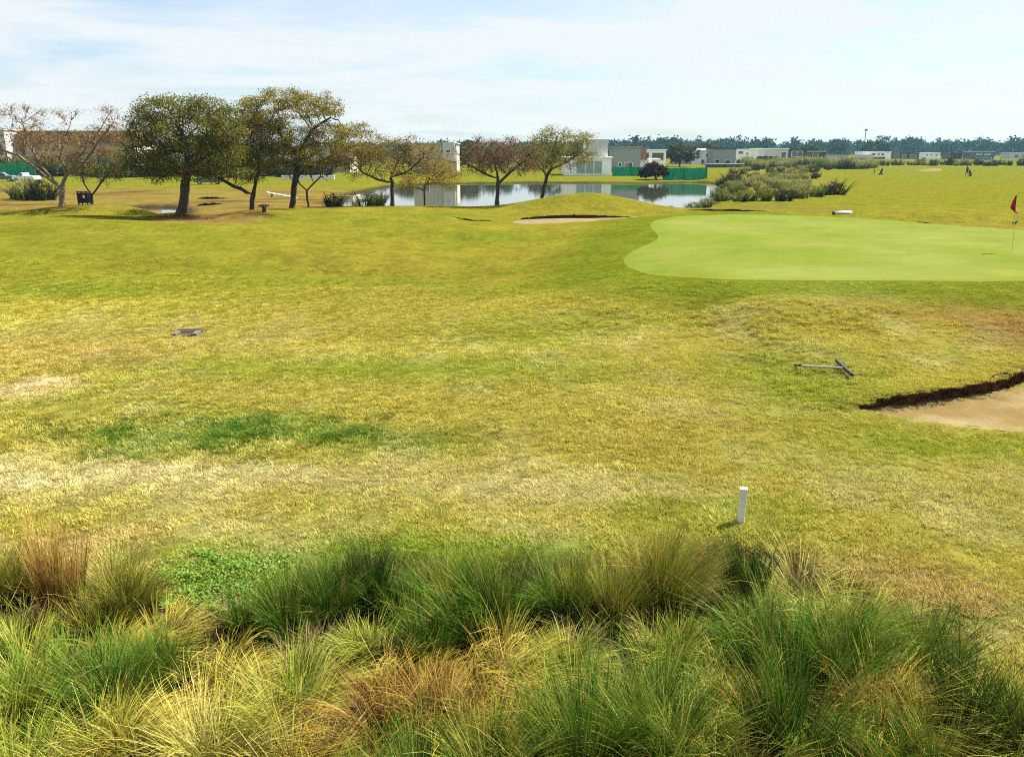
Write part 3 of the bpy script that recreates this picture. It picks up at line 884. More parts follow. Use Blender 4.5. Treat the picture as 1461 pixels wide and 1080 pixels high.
def make_tree(name, label, D, trunk, lobes, pal, per, n_att=240, limbs=(), group='trees along the near bank of the pond', r0=.19, size=.085, sig=.22,
              bark=None, seed=1, twigs=2, step=.33, depthf=.75, shell=.35):
    """trunk and limbs: polylines in photo pixels; lobes: crown ellipses (px,py,rx,ry,weight) in photo pixels, all at the depth D"""
    g = np.random.default_rng(seed)
    b0 = at(trunk[0][0], trunk[0][1], D); z0 = hz(b0.x, b0.y)
    root = Vector((b0.x, b0.y, z0 - .05))
    rel = lambda px, py, dy=0.0: np.array(at(px, py, D)) - np.array((root.x, root.y, root.z)) + np.array((0, dy, 0))
    P = [np.zeros(3)]; par = [-1]

    def chain(pts, start):
        prev = start
        for q in pts:
            a = P[prev]; m = max(1, int(np.linalg.norm(q - a) / .4))
            for k in range(1, m + 1):
                P.append(a + (q - a) * k / m + g.normal(0, .025, 3)); par.append(prev); prev = len(P) - 1
        return prev
    top = chain([rel(*q) for q in trunk[1:]], 0)
    fork = top
    starts = [top]
    for l in limbs:
        q0 = rel(*l[0])
        j = int(np.argmin([np.linalg.norm(p - q0) for p in P])); dy = g.uniform(-1.2, 1.2)
        pts = [rel(q[0], q[1], dy * (k + 1) / len(l[1:])) for k, q in enumerate(l[1:])]
        k0 = len(P); chain(pts, j); starts += list(range(k0, len(P)))
    A = []
    wt = np.array([l[4] if len(l) > 4 else l[2] * l[3] for l in lobes], float); wt /= wt.sum()
    for k in g.choice(len(lobes), n_att, p=wt):
        l = lobes[k]; u = g.normal(0, 1, 3); u /= np.linalg.norm(u)
        u = u * (shell + (1 - shell) * g.random() ** .5) ** (1.0)
        c = rel(l[0], l[1]); sx, sz = l[2] * D / FOC, l[3] * D / FOC
        A.append(c + u * np.array((sx, sx * depthf, sz)))
    A = np.array(A); alive = np.ones(len(A), bool)
    act = list(starts)
    for it in range(90):
        if not alive.any(): break
        ids = np.array(act); Q = np.array(P)[ids]
        Aa = A[alive]
        dm = np.linalg.norm(Aa[:, None] - Q[None], axis=2)
        nn = dm.argmin(1); dmin = dm.min(1)
        grown = {}
        for a_, k, d_ in zip(Aa, nn, dmin): grown.setdefault(k, []).append((a_ - Q[k]) / (d_ + 1e-6))
        new = []
        for k, ds in grown.items():
            v = np.mean(ds, 0) + g.normal(0, .18, 3) + np.array((0, 0, .06)); v /= np.linalg.norm(v) + 1e-9
            P.append(Q[k] + v * step); par.append(int(ids[k])); new.append(len(P) - 1)
        act += new
        Nn = np.array(P)[new]
        al = np.where(alive)[0]
        dd = np.linalg.norm(A[al][:, None] - Nn[None], axis=2).min(1)
        alive[al[dd < step * 1.35]] = False
    n = len(P); child = np.zeros(n); w = np.zeros(n)
    for i in range(n - 1, -1, -1):
        if w[i] == 0: w[i] = 1
        if par[i] >= 0: w[par[i]] += w[i]
    tips = [i for i in range(n) if w[i] == 1]
    # twigs beyond each tip
    n0 = n
    for i in list(tips):
        for _ in range(twigs):
            d = P[i] - P[par[i]]; d = d / (np.linalg.norm(d) + 1e-9) + g.normal(0, .55, 3) + np.array((0, 0, .25)); d /= np.linalg.norm(d)
            P.append(P[i] + d * g.uniform(.2, .5)); par.append(i)
    w = np.concatenate([w, np.ones(len(P) - n0) * .35])
    rad = .017 * w ** .5
    rad = rad * (r0 / rad[0]) if True else rad
    rad = np.maximum(np.minimum(rad, r0), .012)
    for i in range(n0, len(P)): rad[i] = .008
    rad[0] = r0 * 1.35
    V, F = branch_mesh(P, par, rad)
    t = thing(name, root, label, 'tree', group)
    link('trunk', np_mesh('trunk', V, F, None, True), t, bark or M_BARK)
    ctrs = np.concatenate([A, np.array(P)[n0:]]) if len(P) > n0 else A
    if D < 100: per, size, sig = int(per * 1.9), size * .66, sig * 1.15
    V, F, C = leaf_cloud(ctrs, per, sig, size, pal, seed + 5)
    link('crown', np_mesh('crown', V, F, C), t, M_LEAF)
    return t


OLIVE = [(0.304, 0.265, 0.025), (0.386, 0.301, 0.032), (0.223, 0.229, 0.025), (0.487, 0.335, 0.042)]
DEEP = [(0.161, 0.17, 0.019), (0.225, 0.21, 0.022), (0.112, 0.139, 0.019), (0.32, 0.262, 0.027)]
OCH = [(0.42, 0.253, 0.05), (0.315, 0.205, 0.04), (0.499, 0.301, 0.064), (0.236, 0.179, 0.032)]
PURP = [(0.261, 0.13, 0.078), (0.201, 0.109, 0.065), (0.331, 0.184, 0.082), (0.284, 0.205, 0.049)]
YEL = [(0.476, 0.346, 0.058), (0.42, 0.358, 0.054), (0.532, 0.32, 0.077), (0.308, 0.282, 0.038)]
FRESH = [(0.304, 0.335, 0.046), (0.244, 0.301, 0.042), (0.447, 0.424, 0.064), (0.406, 0.301, 0.064)]
RED = [(.05, .012, .010), (.075, .02, .014), (.035, .012, .01)]

make_tree('deciduous_tree', 'half bare tree at the far left with spreading ochre crown and forked trunk', 61, [(89, 302), (88, 280), (90, 262), (94, 250)],
          [(60, 205, 60, 26), (130, 208, 58, 28), (10, 200, 30, 30), (165, 180, 34, 24), (30, 168, 50, 18), (90, 225, 50, 18), (-30, 210, 40, 35)], OCH, 5, 300,
          limbs=[[(88, 272), (55, 245), (20, 222), (-15, 212)], [(88, 270), (60, 240), (38, 205), (30, 175)], [(92, 255), (88, 225), (100, 190), (112, 165)], [(93, 252), (125, 232), (145, 205), (170, 175)],
                 [(93, 252), (110, 225), (135, 190), (150, 160)]], r0=.20, sig=.24, size=.062, bark=M_BARK_PALE, seed=11, twigs=7, shell=.1)
make_tree('small_tree', 'small dark leafy tree beside the black bin', 63, [(133, 303), (131, 285), (130, 278)],
          [(125, 245, 22, 18), (155, 250, 26, 16), (175, 232, 24, 18), (140, 225, 20, 14)], DEEP, 14, 90, limbs=[[(130, 278), (118, 262), (112, 245)], [(130, 278), (145, 265), (160, 250)]],
          r0=.09, seed=12, size=.09)
make_tree('dense_tree', 'dense dark olive tree with the thickest trunk, on reddish soil', 53, [(257, 316), (260, 290), (262, 265), (266, 248)],
          [(265, 185, 74, 40), (235, 162, 44, 22), (300, 175, 48, 30), (220, 205, 40, 34), (262, 225, 70, 34), (212, 238, 34, 24), (308, 232, 42, 28), (250, 148, 40, 14), (320, 200, 30, 26), (200, 190, 20, 16)], DEEP, 27, 560,
          r0=.27, size=.085, sig=.26, seed=13, twigs=1, shell=.5)
make_tree('slender_tree', 'thin tree whose trunk shows right behind the thickest trunk', 60, [(266, 303), (267, 280), (268, 262)],
          [(262, 235, 36, 26), (285, 215, 34, 26)], DEEP, 18, 70, r0=.13, seed=14)
make_tree('low_forked_tree', 'olive tree with a long low limb reaching left, between two taller trees', 65, [(358, 298), (360, 278), (364, 262)],
          [(345, 195, 50, 30), (385, 215, 36, 30), (328, 222, 36, 26), (350, 240, 52, 18), (320, 185, 30, 24), (310, 250, 18, 10), (365, 180, 34, 18)], OLIVE, 21, 380, limbs=[[(357, 281), (335, 266), (316, 255), (300, 248)]],
          r0=.20, seed=15, size=.09)
make_tree('tall_tree', 'tallest tree, flat topped olive crown above a straight dark trunk', 66, [(415, 298), (419, 270), (423, 245), (428, 215)],
          [(395, 146, 52, 16), (440, 150, 50, 15), (478, 160, 22, 8), (362, 160, 24, 18), (415, 168, 62, 18), (470, 195, 40, 20), (498, 190, 34, 14), (455, 222, 56, 22), (500, 222, 36, 18), (375, 190, 30, 22), (425, 205, 40, 20)], OLIVE, 20, 460,
          limbs=[[(424, 250), (445, 235), (470, 222)], [(426, 220), (400, 190), (375, 170)], [(428, 216), (445, 185), (470, 168)]], r0=.25, seed=16, size=.09)
make_tree('bare_tree', 'small bare Y shaped tree right of the tallest trunk', 65, [(440, 300), (439, 285), (438, 272)],
          [(425, 250, 16, 10), (455, 248, 14, 12), (470, 238, 14, 8)], OCH, 2, 26, limbs=[[(438, 272), (430, 262), (425, 252)], [(438, 272), (447, 262), (456, 252)]], r0=.085, seed=17, twigs=4)
make_tree('ochre_tree', 'ochre green tree with wide crown and straight trunk against the water', 64, [(560, 301), (560, 280), (559, 262), (557, 255)],
          [(530, 232, 46, 24), (570, 215, 46, 22), (610, 225, 34, 20), (500, 225, 30, 22), (545, 205, 28, 14), (590, 240, 40, 14), (520, 212, 26, 16)], OLIVE + OCH, 11, 340,
          limbs=[[(559, 262), (540, 256), (520, 245)], [(558, 256), (580, 246), (605, 226)], [(558, 256), (565, 235), (580, 210)]], r0=.16, seed=18, size=.08)
make_tree('small_tree', 'small yellowish tree low over the water, beside the ochre green one', 67, [(606, 299), (606, 285), (605, 272)],
          [(606, 258, 40, 14), (635, 250, 26, 16), (585, 265, 22, 10), (625, 240, 22, 12)], YEL, 13, 150, r0=.085, seed=19, size=.08)
make_tree('purple_tree', 'purple brown thin leaved tree with three limbs, standing at the shore', 63, [(709, 295), (710, 275), (711, 262), (710, 255)],
          [(690, 225, 36, 24), (730, 225, 34, 24), (715, 210, 44, 14), (680, 235, 24, 14), (750, 230, 22, 22), (712, 235, 50, 14)], PURP, 9, 300,
          limbs=[[(710, 258), (690, 247), (668, 235), (655, 220)], [(710, 257), (706, 235), (700, 210)], [(711, 259), (730, 245), (748, 230), (760, 215)]], r0=.16, seed=20, size=.066, twigs=4)
make_tree('leaning_tree', 'leaning tree with pale green sparse top, rightmost of the shore trees', 66, [(770, 284), (776, 268), (781, 252), (786, 242)],
          [(775, 222, 34, 22), (815, 215, 30, 20), (800, 200, 40, 14), (830, 222, 18, 16), (790, 232, 50, 10), (760, 230, 18, 14), (835, 200, 12, 10), (790, 190, 22, 8)], FRESH + OLIVE, 10, 320,
          limbs=[[(783, 250), (765, 232), (752, 218)], [(785, 246), (790, 220), (795, 195)], [(785, 246), (810, 230), (830, 218)]], r0=.15, seed=21, size=.07, bark=M_BARK, twigs=3)
make_tree('dark_red_tree', 'dark red leaved bushy tree on the far lawn in front of the houses', 150, [(936, 253), (935, 246), (934, 242)],
          [(932, 243, 14, 7), (922, 248, 8, 4), (941, 246, 8, 6), (930, 238, 8, 4)], RED, 40, 110, group='trees by the houses', r0=.2, seed=22, size=.22, sig=.4, twigs=0, step=.5)
FARG = [(.075, .10, .035), (.06, .085, .03), (.09, .11, .045)]
for k, (px, top, w_, D, lab) in enumerate([
        (895, 207, 20, 260, 'pale green tree behind the wide grey house'), (970, 205, 24, 250, 'rounded tree right of the white framed house'),
        (1012, 204, 16, 330, 'green tree behind the white house pair'), (1155, 206, 16, 360, 'tree behind the black house'),
        (575, 203, 14, 230, 'dark tree left of the beige house beyond the pond'), (668, 200, 14, 240, 'dark tree right of the beige house beyond the pond'),
        (1250, 199, 16, 560, 'tall round tree standing above the far woods'), (1196, 197, 13, 620, 'second tall tree above the far woods')]):
    base = 233 if D < 400 else 226
    make_tree('distant_tree', lab, D, [(px, base), (px, base - 4), (px + 1, base - 8)], [(px, top + 10, w_, 8), (px - w_ * .5, top + 15, w_ * .7, 7), (px + w_ * .5, top + 14, w_ * .7, 8), (px, base - 8, w_ * .9, 6)],
              FARG if D < 400 else [(.03, .05, .02), (.04, .06, .025)], 30, 90, group='trees among the far houses', r0=.25, seed=40 + k, size=.35 * D / 250, sig=.6 * D / 250, twigs=0, step=1.0 * D / 250)

g = np.random.default_rng(77)
for k in range(26):
    px = -20 + k * 35 + g.uniform(-12, 12); D = g.uniform(212, 262); top = g.uniform(204, 213); base = 236; w_ = g.uniform(13, 24)
    make_tree('distant_tree', 'mid green tree in the row behind the houses beyond the pond', D, [(px, base), (px, base - 4), (px + 1, base - 8)],
              [(px, top + 9, w_, 8), (px - w_ * .5, top + 15, w_ * .7, 8), (px + w_ * .5, top + 14, w_ * .7, 8), (px, base - 8, w_, 8)], FARG, 22, 80,
              group='tree row behind the houses beyond the pond', r0=.25, seed=140 + k, size=.36, sig=.6, twigs=0, step=.9)

# far woods closing the horizon: one mass
ctr = []
g = np.random.default_rng(99)
for k in range(900):
    px = g.uniform(-350, 1820); D = g.uniform(620, 900)
    x = (px - 730.5) / FOC * D
    tall = (8.8 + 5.5 * fbm(np.array([px / 60.0]), np.array([0.5]), 12, 3)[0] + g.normal(0, 1.4)) * (1.0 if px > 850 else .8)
    for j in range(9):
        u = g.normal(0, 1, 3); u /= np.linalg.norm(u)
        ctr.append((x + u[0] * 5.5, D + u[1] * 5, tall * .62 + u[2] * tall * .34))
    for j in range(3): ctr.append((x + g.normal(0, 4), D - 3, g.uniform(.5, tall * .45)))
V, F, C = leaf_cloud(ctr, 16, 1.5, 1.3, [(.010, .048, .03), (.015, .062, .036), (.007, .036, .024), (.022, .07, .04)], 98, .8)
o = link('far_woods', np_mesh('far_woods', V, F, C), None, M_LEAF)
tag(o, 'bluish belt of woods along the horizon', 'woods', kind='stuff')


# ------------------------------------------------------------------ shrubs and reeds
def shrub_proto(sort, n, h, w, seed):
    pal = {'pale': ([(.10, .09, .03), (.07, .08, .02)], [(.46, .44, .12), (.38, .40, .08), (.52, .46, .20), (.28, .32, .06)]),
           'dark': ([(.03, .03, .012)], [(.05, .06, .018), (.035, .045, .015), (.08, .085, .025)]),
           'fresh': ([(.06, .08, .018)], [(.20, .25, .03), (.25, .28, .04), (.13, .18, .02)])}[sort]
    V, F, C = blades(n // 2, w * .5, h * 1.15, 1.2, .25, .5, .1, .3, .05, 3, pal[0], pal[1], .7, seed)
    g = np.random.default_rng(seed + 1)
    c = g.normal(0, 1, (44, 3)); c /= np.linalg.norm(c, axis=1)[:, None]; c = c * g.uniform(.2, 1, (44, 1)) ** .5 * np.array((w * .55, w * .5, h * .40)) + np.array((0, 0, h * .45))
    c[:, 2] = np.maximum(c[:, 2], .05)
    V2, F2, C2 = leaf_cloud(c, 26, .14, .055, pal[1], seed + 2)
    return np_mesh('shrub', np.concatenate([V, V2]), np.concatenate([F, F2 + len(V)]), np.concatenate([C, C2]))


SH = {s: [shrub_proto(s, 420, 1.5, 1.5, 300 + 10 * i + j) for j in range(3)] for i, s in enumerate(('pale', 'dark', 'fresh'))}


def shrub(px, py, h, sort, label, group, wide=1.0, name='shrub', D=None):
    p = ground(px, py) if D is None else Vector((at(px, py, D).x, D, 0))
    o = link(name, random.choice(SH[sort]), None, M_SHRUB)
    o.location = (p.x, p.y, hz(p.x, p.y) - .03)
    s = h / 1.5
    o.scale = (s * wide, s * wide, s); o.rotation_euler = (0, 0, random.uniform(0, 6.28))
    return tag(o, label, 'shrub', group)


GS = 'shrubs of the thicket right of the pond'
front = [(1028, 287, 1.5, 'fresh', 1.3, 'fresh green shrub touching the water at the thicket front'), (1062, 288, 1.3, 'fresh', 1.4, 'low bright green shrub next along the thicket front'),
         (1090, 287, 1.2, 'fresh', 1.0, 'small green shrub in the middle of the thicket front'), (1118, 287, 1.3, 'dark', 1.0, 'dark shrub on the mown edge of the thicket'),
         (1138, 283, 1.7, 'pale', 1.0, 'pale plumed shrub near the right end of the thicket front'), (1165, 281, 1.3, 'fresh', 1.0, 'green shrub beside the last dark shrub of the thicket'),
         (1190, 278, 1.6, 'dark', 1.2, 'last dark shrub at the right tip of the thicket'), (1045, 263, 2.2, 'dark', 1.1, 'dark shrub at the water corner behind the thicket front')]
for px, py, h, s, w_, lab in front: shrub(px, py, h, s, lab, GS, w_)
for k in range(92):
    t = random.random()
    px = random.uniform(1012, 1150) + t * 50 - 10; py = 283 - 42 * t ** .8 + random.uniform(-3, 2)
    if px > 1150: py = min(py, 262)
    p = ground(px, py)
    if sdist(np.array([p.x]), np.array([p.y]), POND)[0] < .3: continue
    shrub(px, py, random.uniform(.6, 1.7), random.choice(['pale', 'pale', 'pale', 'fresh', 'dark']), 'feathery shrub in the crowded middle of the thicket', GS, random.uniform(.8, 1.2))
for k in range(44):
    px = 1060 + k * 4.4 + random.uniform(-3, 3)
    shrub(px, 238.5 + random.uniform(-1.5, 3.5), random.uniform(2.0, 3.6), random.choice(['pale', 'pale', 'dark', 'fresh']), 'tall scrub bush in front of the far houses', 'scrub in front of the far houses', random.uniform(.8, 1.3))
for k in range(30):
    px = 1222 + k * 8.5 + random.uniform(-4, 4)
    shrub(px, 236.3 + random.uniform(-1, .8), random.uniform(1.2, 2.8), random.choice(['dark', 'dark', 'pale']), 'small bush on the far edge of the fairway', 'bushes along the far edge of the fairway', random.uniform(.7, 1.1))
shrub(38, 285, 2.6, 'pale', 'big tuft of dry pampas left of the half bare tree', None, 1.0, 'pampas_tuft')
shrub(62, 286, 2.4, 'dark', 'dark shrub between the dry pampas and the half bare tree', None, .9)
shrub(24, 284, 1.3, 'dark', 'low dark shrub at the left foot of the dry pampas', None, .9)
shrub(476, 300, 1.3, 'dark', 'round dark shrub left of the gap to the water', None, 1.0, D=65)
shrub(531, 300, 1.5, 'fresh', 'bright green shrub just left of the ochre green tree', None, 1.3, D=65)
shrub(508, 300, 0.8, 'fresh', 'low green reeds in the gap beside the bright shrub', None, .8, 'reed_tuft', D=67)
shrub(990, 292, 0.9, 'fresh', 'low reeds at the near right shore of the pond', None, 1.2, 'reed_tuft', D=72)
shrub(1008, 292, 1.3, 'pale', 'pale reeds standing in the right corner of the pond', None, .8, 'reed_tuft', D=76)
shrub(958, 292, 0.6, 'fresh', 'small tuft on the shore below the dark red reflection', None, .8, 'reed_tuft', D=70)
for k in range(22):
    px = 15 + k * 21 + random.uniform(-8, 8)
    shrub(px, 252 + random.uniform(-3, 1), random.uniform(2.4, 4.8), random.choice(['dark', 'dark', 'fresh']), 'garden bush seen under the tree crowns beyond the bank', 'garden bushes beyond the bank', 1.3)

# ------------------------------------------------------------------ houses
M_WHITE = plain('white_render', (0.85, 0.85, 0.83), .8, .06, 1.5)
M_GREY = plain('grey_render', (0.25, 0.27, 0.27), .85, .10, 1.2)
M_MIDGREY = plain('mid_grey_render', (0.45, 0.46, 0.455), .85, .08, 1.2)
M_BEIGE = plain('beige_render', (0.42, 0.37, 0.29), .85, .08, 1.2)
M_DARK = plain('dark_cladding', (0.035, 0.035, 0.038), .6, .2, 2)
M_BROWNR = plain('brown_roof', (0.16, 0.085, 0.05), .9, .25, 2)
M_TERR = plain('terracotta', (0.26, 0.13, 0.085), .8, .15, 2)
M_NAVY = plain('slate_blue', (0.06, 0.075, 0.11), .7, .1, 2)
M_GLASS = plain('window_glass', (0.03, 0.045, 0.055), .08, .2, .7, spec=.8)
M_AQUA = plain('pale_glass', (0.22, 0.33, 0.33), .12, .25, 1.0, spec=.7)
M_NET = plain('green_screen', (0.02, 0.24, 0.14), .8, .35, 1.5)
M_WOOD = plain('grey_wood', (0.17, 0.14, 0.11), .85, .3, 6)


def house(name, label, D, x0, x1, ytop, ybase, mat, depth, opens=(), blocks=(), roof=None, group='houses beyond the course'):
    """front wall given as a photo rectangle at depth D; opens and blocks: rectangles on the same front"""
    k = D / FOC
    xm = (x0 + x1) / 2
    c = at(xm, ybase, D); zb = min(hz(c.x, D), c.z) - .1
    t = thing(name, (c.x, D, zb), label, 'house', group)
    X = lambda px: at(px, ybase, D).x - c.x
    Z = lambda py: at(xm, py, D).z - zb

    def blk(nm, a, b_, c_, d_, y0, y1, m):
        X0, X1, Z1, Z0 = X(a), X(b_), Z(c_), (Z(d_) if d_ is not None else 0)
        return MB().box(((X0 + X1) / 2, (y0 + y1) / 2, (Z0 + Z1) / 2), (X1 - X0, y1 - y0, Z1 - Z0)).build(nm, m, t)
    blk('wall', x0, x1, ytop, None, 0, depth, mat)
    w = X(x1) - X(x0)
    MB().box((0, depth / 2, Z(ytop) + .14), (w + .5, depth + .5, .28)).build('roof', roof or mat, t)
    for (a, b_, c_, d_, m, y0) in blocks: blk('annex', a, b_, c_, d_, y0, depth * .8, m)
    for (a, b_, c_, d_, m) in opens:
        X0, X1, Z1, Z0 = X(a), X(b_), Z(c_), Z(d_)
        yb = 0
        for bl in blocks:
            if bl[5] < 0 and bl[0] <= (a + b_) / 2 <= bl[1] and bl[2] <= (c_ + d_) / 2 and (bl[3] is None or (c_ + d_) / 2 <= bl[3]): yb = bl[5]
        fr = MB()
        tk = .10
        for (cx, cz, sx, sz_) in (((X0 + X1) / 2, Z1, X1 - X0 + tk, tk), ((X0 + X1) / 2, Z0, X1 - X0 + tk, tk), (X0, (Z0 + Z1) / 2, tk, Z1 - Z0 - tk), (X1, (Z0 + Z1) / 2, tk, Z1 - Z0 - tk)):
            fr.box((cx, yb - .06, cz), (sx, .12, sz_))
        nm_ = max(1, int((X1 - X0) / 1.6))
        for q in range(1, nm_): fr.box((X0 + (X1 - X0) * q / nm_, yb - .05, (Z0 + Z1) / 2), (.07, .09, Z1 - Z0 - tk))
        f = fr.build('window', M_WHITE if m is not M_AQUA else M_MIDGREY, t)
        MB().box(((X0 + X1) / 2, yb - .015, (Z0 + Z1) / 2), (X1 - X0 - .01, .03, Z1 - Z0 - .01)).build('pane', m, f)
    return t


G_, A_ = M_GLASS, M_AQUA
house('house', 'long brown roofed house behind the half bare tree at far left', 190, 40, 195, 205, 243, M_BEIGE, 12,
      opens=[(60, 75, 222, 236, G_), (95, 120, 220, 240, G_), (140, 155, 222, 236, G_)], blocks=[(36, 198, 187, 205, M_BROWNR, -1.0)], roof=M_BROWNR)
house('house', 'pale house cut by the left edge of the photo', 185, -70, 14, 186, 243, M_MIDGREY, 12, opens=[(-40, -20, 200, 215, G_), (2, 10, 205, 222, G_)])
house('house', 'low white house glimpsed between the trunks of the dense trees', 185, 215, 330, 216, 246, M_MIDGREY, 10, opens=[(225, 245, 225, 240, G_), (280, 310, 224, 243, G_)], roof=M_BROWNR)
house('house', 'low house hidden behind the tallest tree', 190, 400, 500, 212, 246, M_BEIGE, 10, opens=[(420, 440, 222, 240, G_), (460, 485, 222, 240, G_)], roof=M_GREY)
house('house', 'beige two storey house with pale box front beyond the pond', 185, 590, 652, 206, 246, M_BEIGE, 10,
      opens=[(622, 626, 213, 219, G_), (629, 633, 213, 219, G_), (637, 644, 214, 218, G_), (600, 612, 228, 240, G_)], blocks=[(633, 650, 203, 230, M_MIDGREY, -1.2)], roof=M_GREY)
house('house', 'white house with glass front and grey upper box, right of the leaning tree', 172, 806, 872, 226, 248, M_WHITE, 11,
      opens=[(823, 834, 230, 247, A_), (836, 846, 230, 247, A_), (848, 858, 230, 247, A_)], blocks=[(836, 867, 199, 226, M_MIDGREY, 1.0)], roof=M_WHITE)
house('house', 'wide plain grey house behind the green netting', 200, 876, 913, 211, 245, M_GREY, 12, opens=[(882, 886, 232, 238, G_), (890, 902, 232, 240, G_)], roof=M_GREY)
house('house', 'modern white framed house with terracotta tower and dark glass', 215, 912, 949, 215, 244, M_WHITE, 10,
      opens=[(920, 925, 218, 229, G_), (929, 946, 218, 229, G_)], blocks=[(911, 920, 211, 228, M_TERR, -1.2)], roof=M_WHITE)
house('house', 'small white cube house standing above the dark red tree', 175, 930, 940, 228.5, 246, M_WHITE, 5, opens=[(931.5, 933.5, 231, 234, G_), (936, 938.5, 231, 234, G_)])
house('house', 'beige low house left of the white house pair', 290, 962, 986, 217, 236, M_BEIGE, 9, opens=[(966, 969, 226, 230, G_), (976, 980, 226, 230, G_)], roof=M_GREY)
house('house', 'white house pair with narrow dark entrance', 290, 985, 1018, 216, 236, M_WHITE, 9, opens=[(993, 997, 218, 226, G_), (987, 990, 226, 230, G_), (1006, 1009, 220, 224, G_), (1000, 1004, 228, 234, G_)], blocks=[(999, 1007, 212, 216, M_WHITE, 1)])
house('house', 'plain grey house block with a dark top edge, right of the white pair', 280, 1018, 1049, 213, 237, M_GREY, 10, opens=[(1020, 1026, 228, 233, G_), (1034, 1042, 229, 235, G_)], blocks=[(1019, 1048, 211.5, 213, M_DARK, 1.0)], roof=M_DARK)
house('house', 'white modern house with open porch in the middle of the far row', 290, 1049, 1079, 214, 236, M_WHITE, 10, opens=[(1052, 1059, 216, 220, G_), (1063, 1066, 218, 221, G_), (1050, 1058, 228, 234, M_DARK), (1062, 1074, 228, 234, M_DARK)], roof=M_WHITE)
house('house', 'long light grey house with dark ground floor', 300, 1079, 1123, 213, 236, M_MIDGREY, 10, opens=[(1080, 1110, 222.5, 231, M_DARK), (1113, 1120, 217, 226, G_)], roof=M_WHITE)
house('house', 'black clad house left of the dark tree in the far row', 310, 1125, 1150, 214, 235, M_DARK, 9, opens=[(1128, 1144, 216, 224, G_)], roof=M_DARK)
house('house', 'dark low house at the right end of the scrub', 330, 1155, 1176, 217, 235, M_DARK, 9, opens=[(1158, 1166, 219, 227, G_)], roof=M_MIDGREY)
house('house', 'low pale house far off behind the scrub', 420, 1180, 1208, 222, 233, M_MIDGREY, 9, opens=[(1186, 1192, 225, 229, G_), (1198, 1204, 225, 229, G_)], roof=M_BROWNR)
house('house', 'white house with three dark windows and long dark porch', 420, 1230, 1270, 217.5, 230, M_WHITE, 10, opens=[(1242, 1248, 219, 222, G_), (1251, 1254, 219, 222, G_), (1256, 1260, 219, 222, G_), (1232, 1262, 224, 229, M_DARK)], blocks=[(1228, 1242, 221, None, M_MIDGREY, -2)], roof=M_WHITE)
house('house', 'dark two level house between the two white far houses', 420, 1283, 1310, 219, 230, M_DARK, 10, opens=[(1286, 1292, 221, 225, G_), (1298, 1306, 221, 225, G_)], blocks=[(1288, 1300, 216, 219, M_NAVY, 1)], roof=M_DARK)
house('house', 'white house with four small dark windows at far right', 430, 1311, 1340, 219, 231, M_WHITE, 9, opens=[(1320, 1323, 220.5, 222.5, G_), (1326, 1329, 220.5, 222.5, G_), (1333, 1337, 220.5, 222.5, G_), (1314, 1320, 225, 229, G_)], roof=M_WHITE)
house('house', 'black house with a white bay', 430, 1355, 1386, 218.5, 230, M_DARK, 9, opens=[(1378, 1383, 220, 224, G_)], blocks=[(1372, 1378, 220, 226, M_WHITE, -1.2)], roof=M_DARK)
house('house', 'slate blue house with grey frame, last large one at right', 420, 1387, 1417, 217, 230, M_NAVY, 9, opens=[(1391, 1400, 219, 222, A_), (1403, 1412, 219, 222, A_), (1392, 1414, 225, 229, G_)], roof=M_MIDGREY)
house('house', 'grey house at the right edge of the photo', 450, 1440, 1490, 219, 230, M_MIDGREY, 9, opens=[(1446, 1452, 221, 225, G_), (1457, 1464, 221, 225, G_)], roof=M_MIDGREY)


def net_fence(label, D, x0, x1, y0, y1, group='green netting round the building plots'):
    a, b_ = at(x0, y1, D), at(x1, y1, D)
    zb = hz((a.x + b_.x) / 2, D); h = max(at(x0, y0, D).z - zb, 1.0); w = b_.x - a.x
    t = thing('netting_fence', ((a.x + b_.x) / 2, D, zb), label, 'fence', group)
    n = max(6, int(w / .5)); bm = bmesh.new(); top, bot = [], []
    for i in range(n + 1):
        x = -w / 2 + w * i / n; yy = .12 * math.sin(i * .9) + random.uniform(-.05, .05)
        bot.append(bm.verts.new((x, yy, .02))); top.append(bm.verts.new((x, yy * .5, h - .10 + .10 * abs(math.cos(i * .45)))))
    for i in range(n): bm.faces.new((bot[i], bot[i + 1], top[i + 1], top[i]))
    bmesh.ops.solidify(bm, geom=bm.faces[:], thickness=.02)
    m_ = MB(); m_.bm.free(); m_.bm = bm; m_.build('netting', M_NET, t)
    for i in range(0, n + 1, max(1, int(2.5 / (w / n)))):
        MB().tube([(-w / 2 + w * i / n, .22, -.1), (-w / 2 + w * i / n, .22, h + .12)], .05, 6).build('post', M_WOOD, t)


net_fence('green netting in front of the wide grey house', 168, 874, 926, 238, 249)
net_fence('bright green netting right of the dark red tree', 150, 946, 1009, 239.5, 254)
net_fence('green netting behind the parked cars at far left', 160, -30, 52, 232, 249)

M_PLASTERW = plain('weathered_white', (0.66, 0.65, 0.60), .8, .12, 9)
wl_ = thing('garden_wall', (at(1044, 240, 235).x, 235, hz(at(1044, 240, 235).x, 235)), 'low pale wall below the grey house front, with a dark foot', 'wall')
MB().box((0, 0, .45), (15, .3, .9)).build('wall', M_DARK, wl_); MB().box((0, 0, 1.0), (15.3, .45, .2)).build('coping', M_PLASTERW, wl_)
wl_ = thing('garden_wall', (at(440, 258, 150).x, 150, hz(at(440, 258, 150).x, 150)), 'low white wall on the far lawn behind the tallest trunk', 'wall')
MB().box((0, 0, .3), (9.5, .3, .6)).build('wall', M_PLASTERW, wl_); MB().box((0, 0, .65), (9.7, .45, .1)).build('coping', M_PLASTERW, wl_)

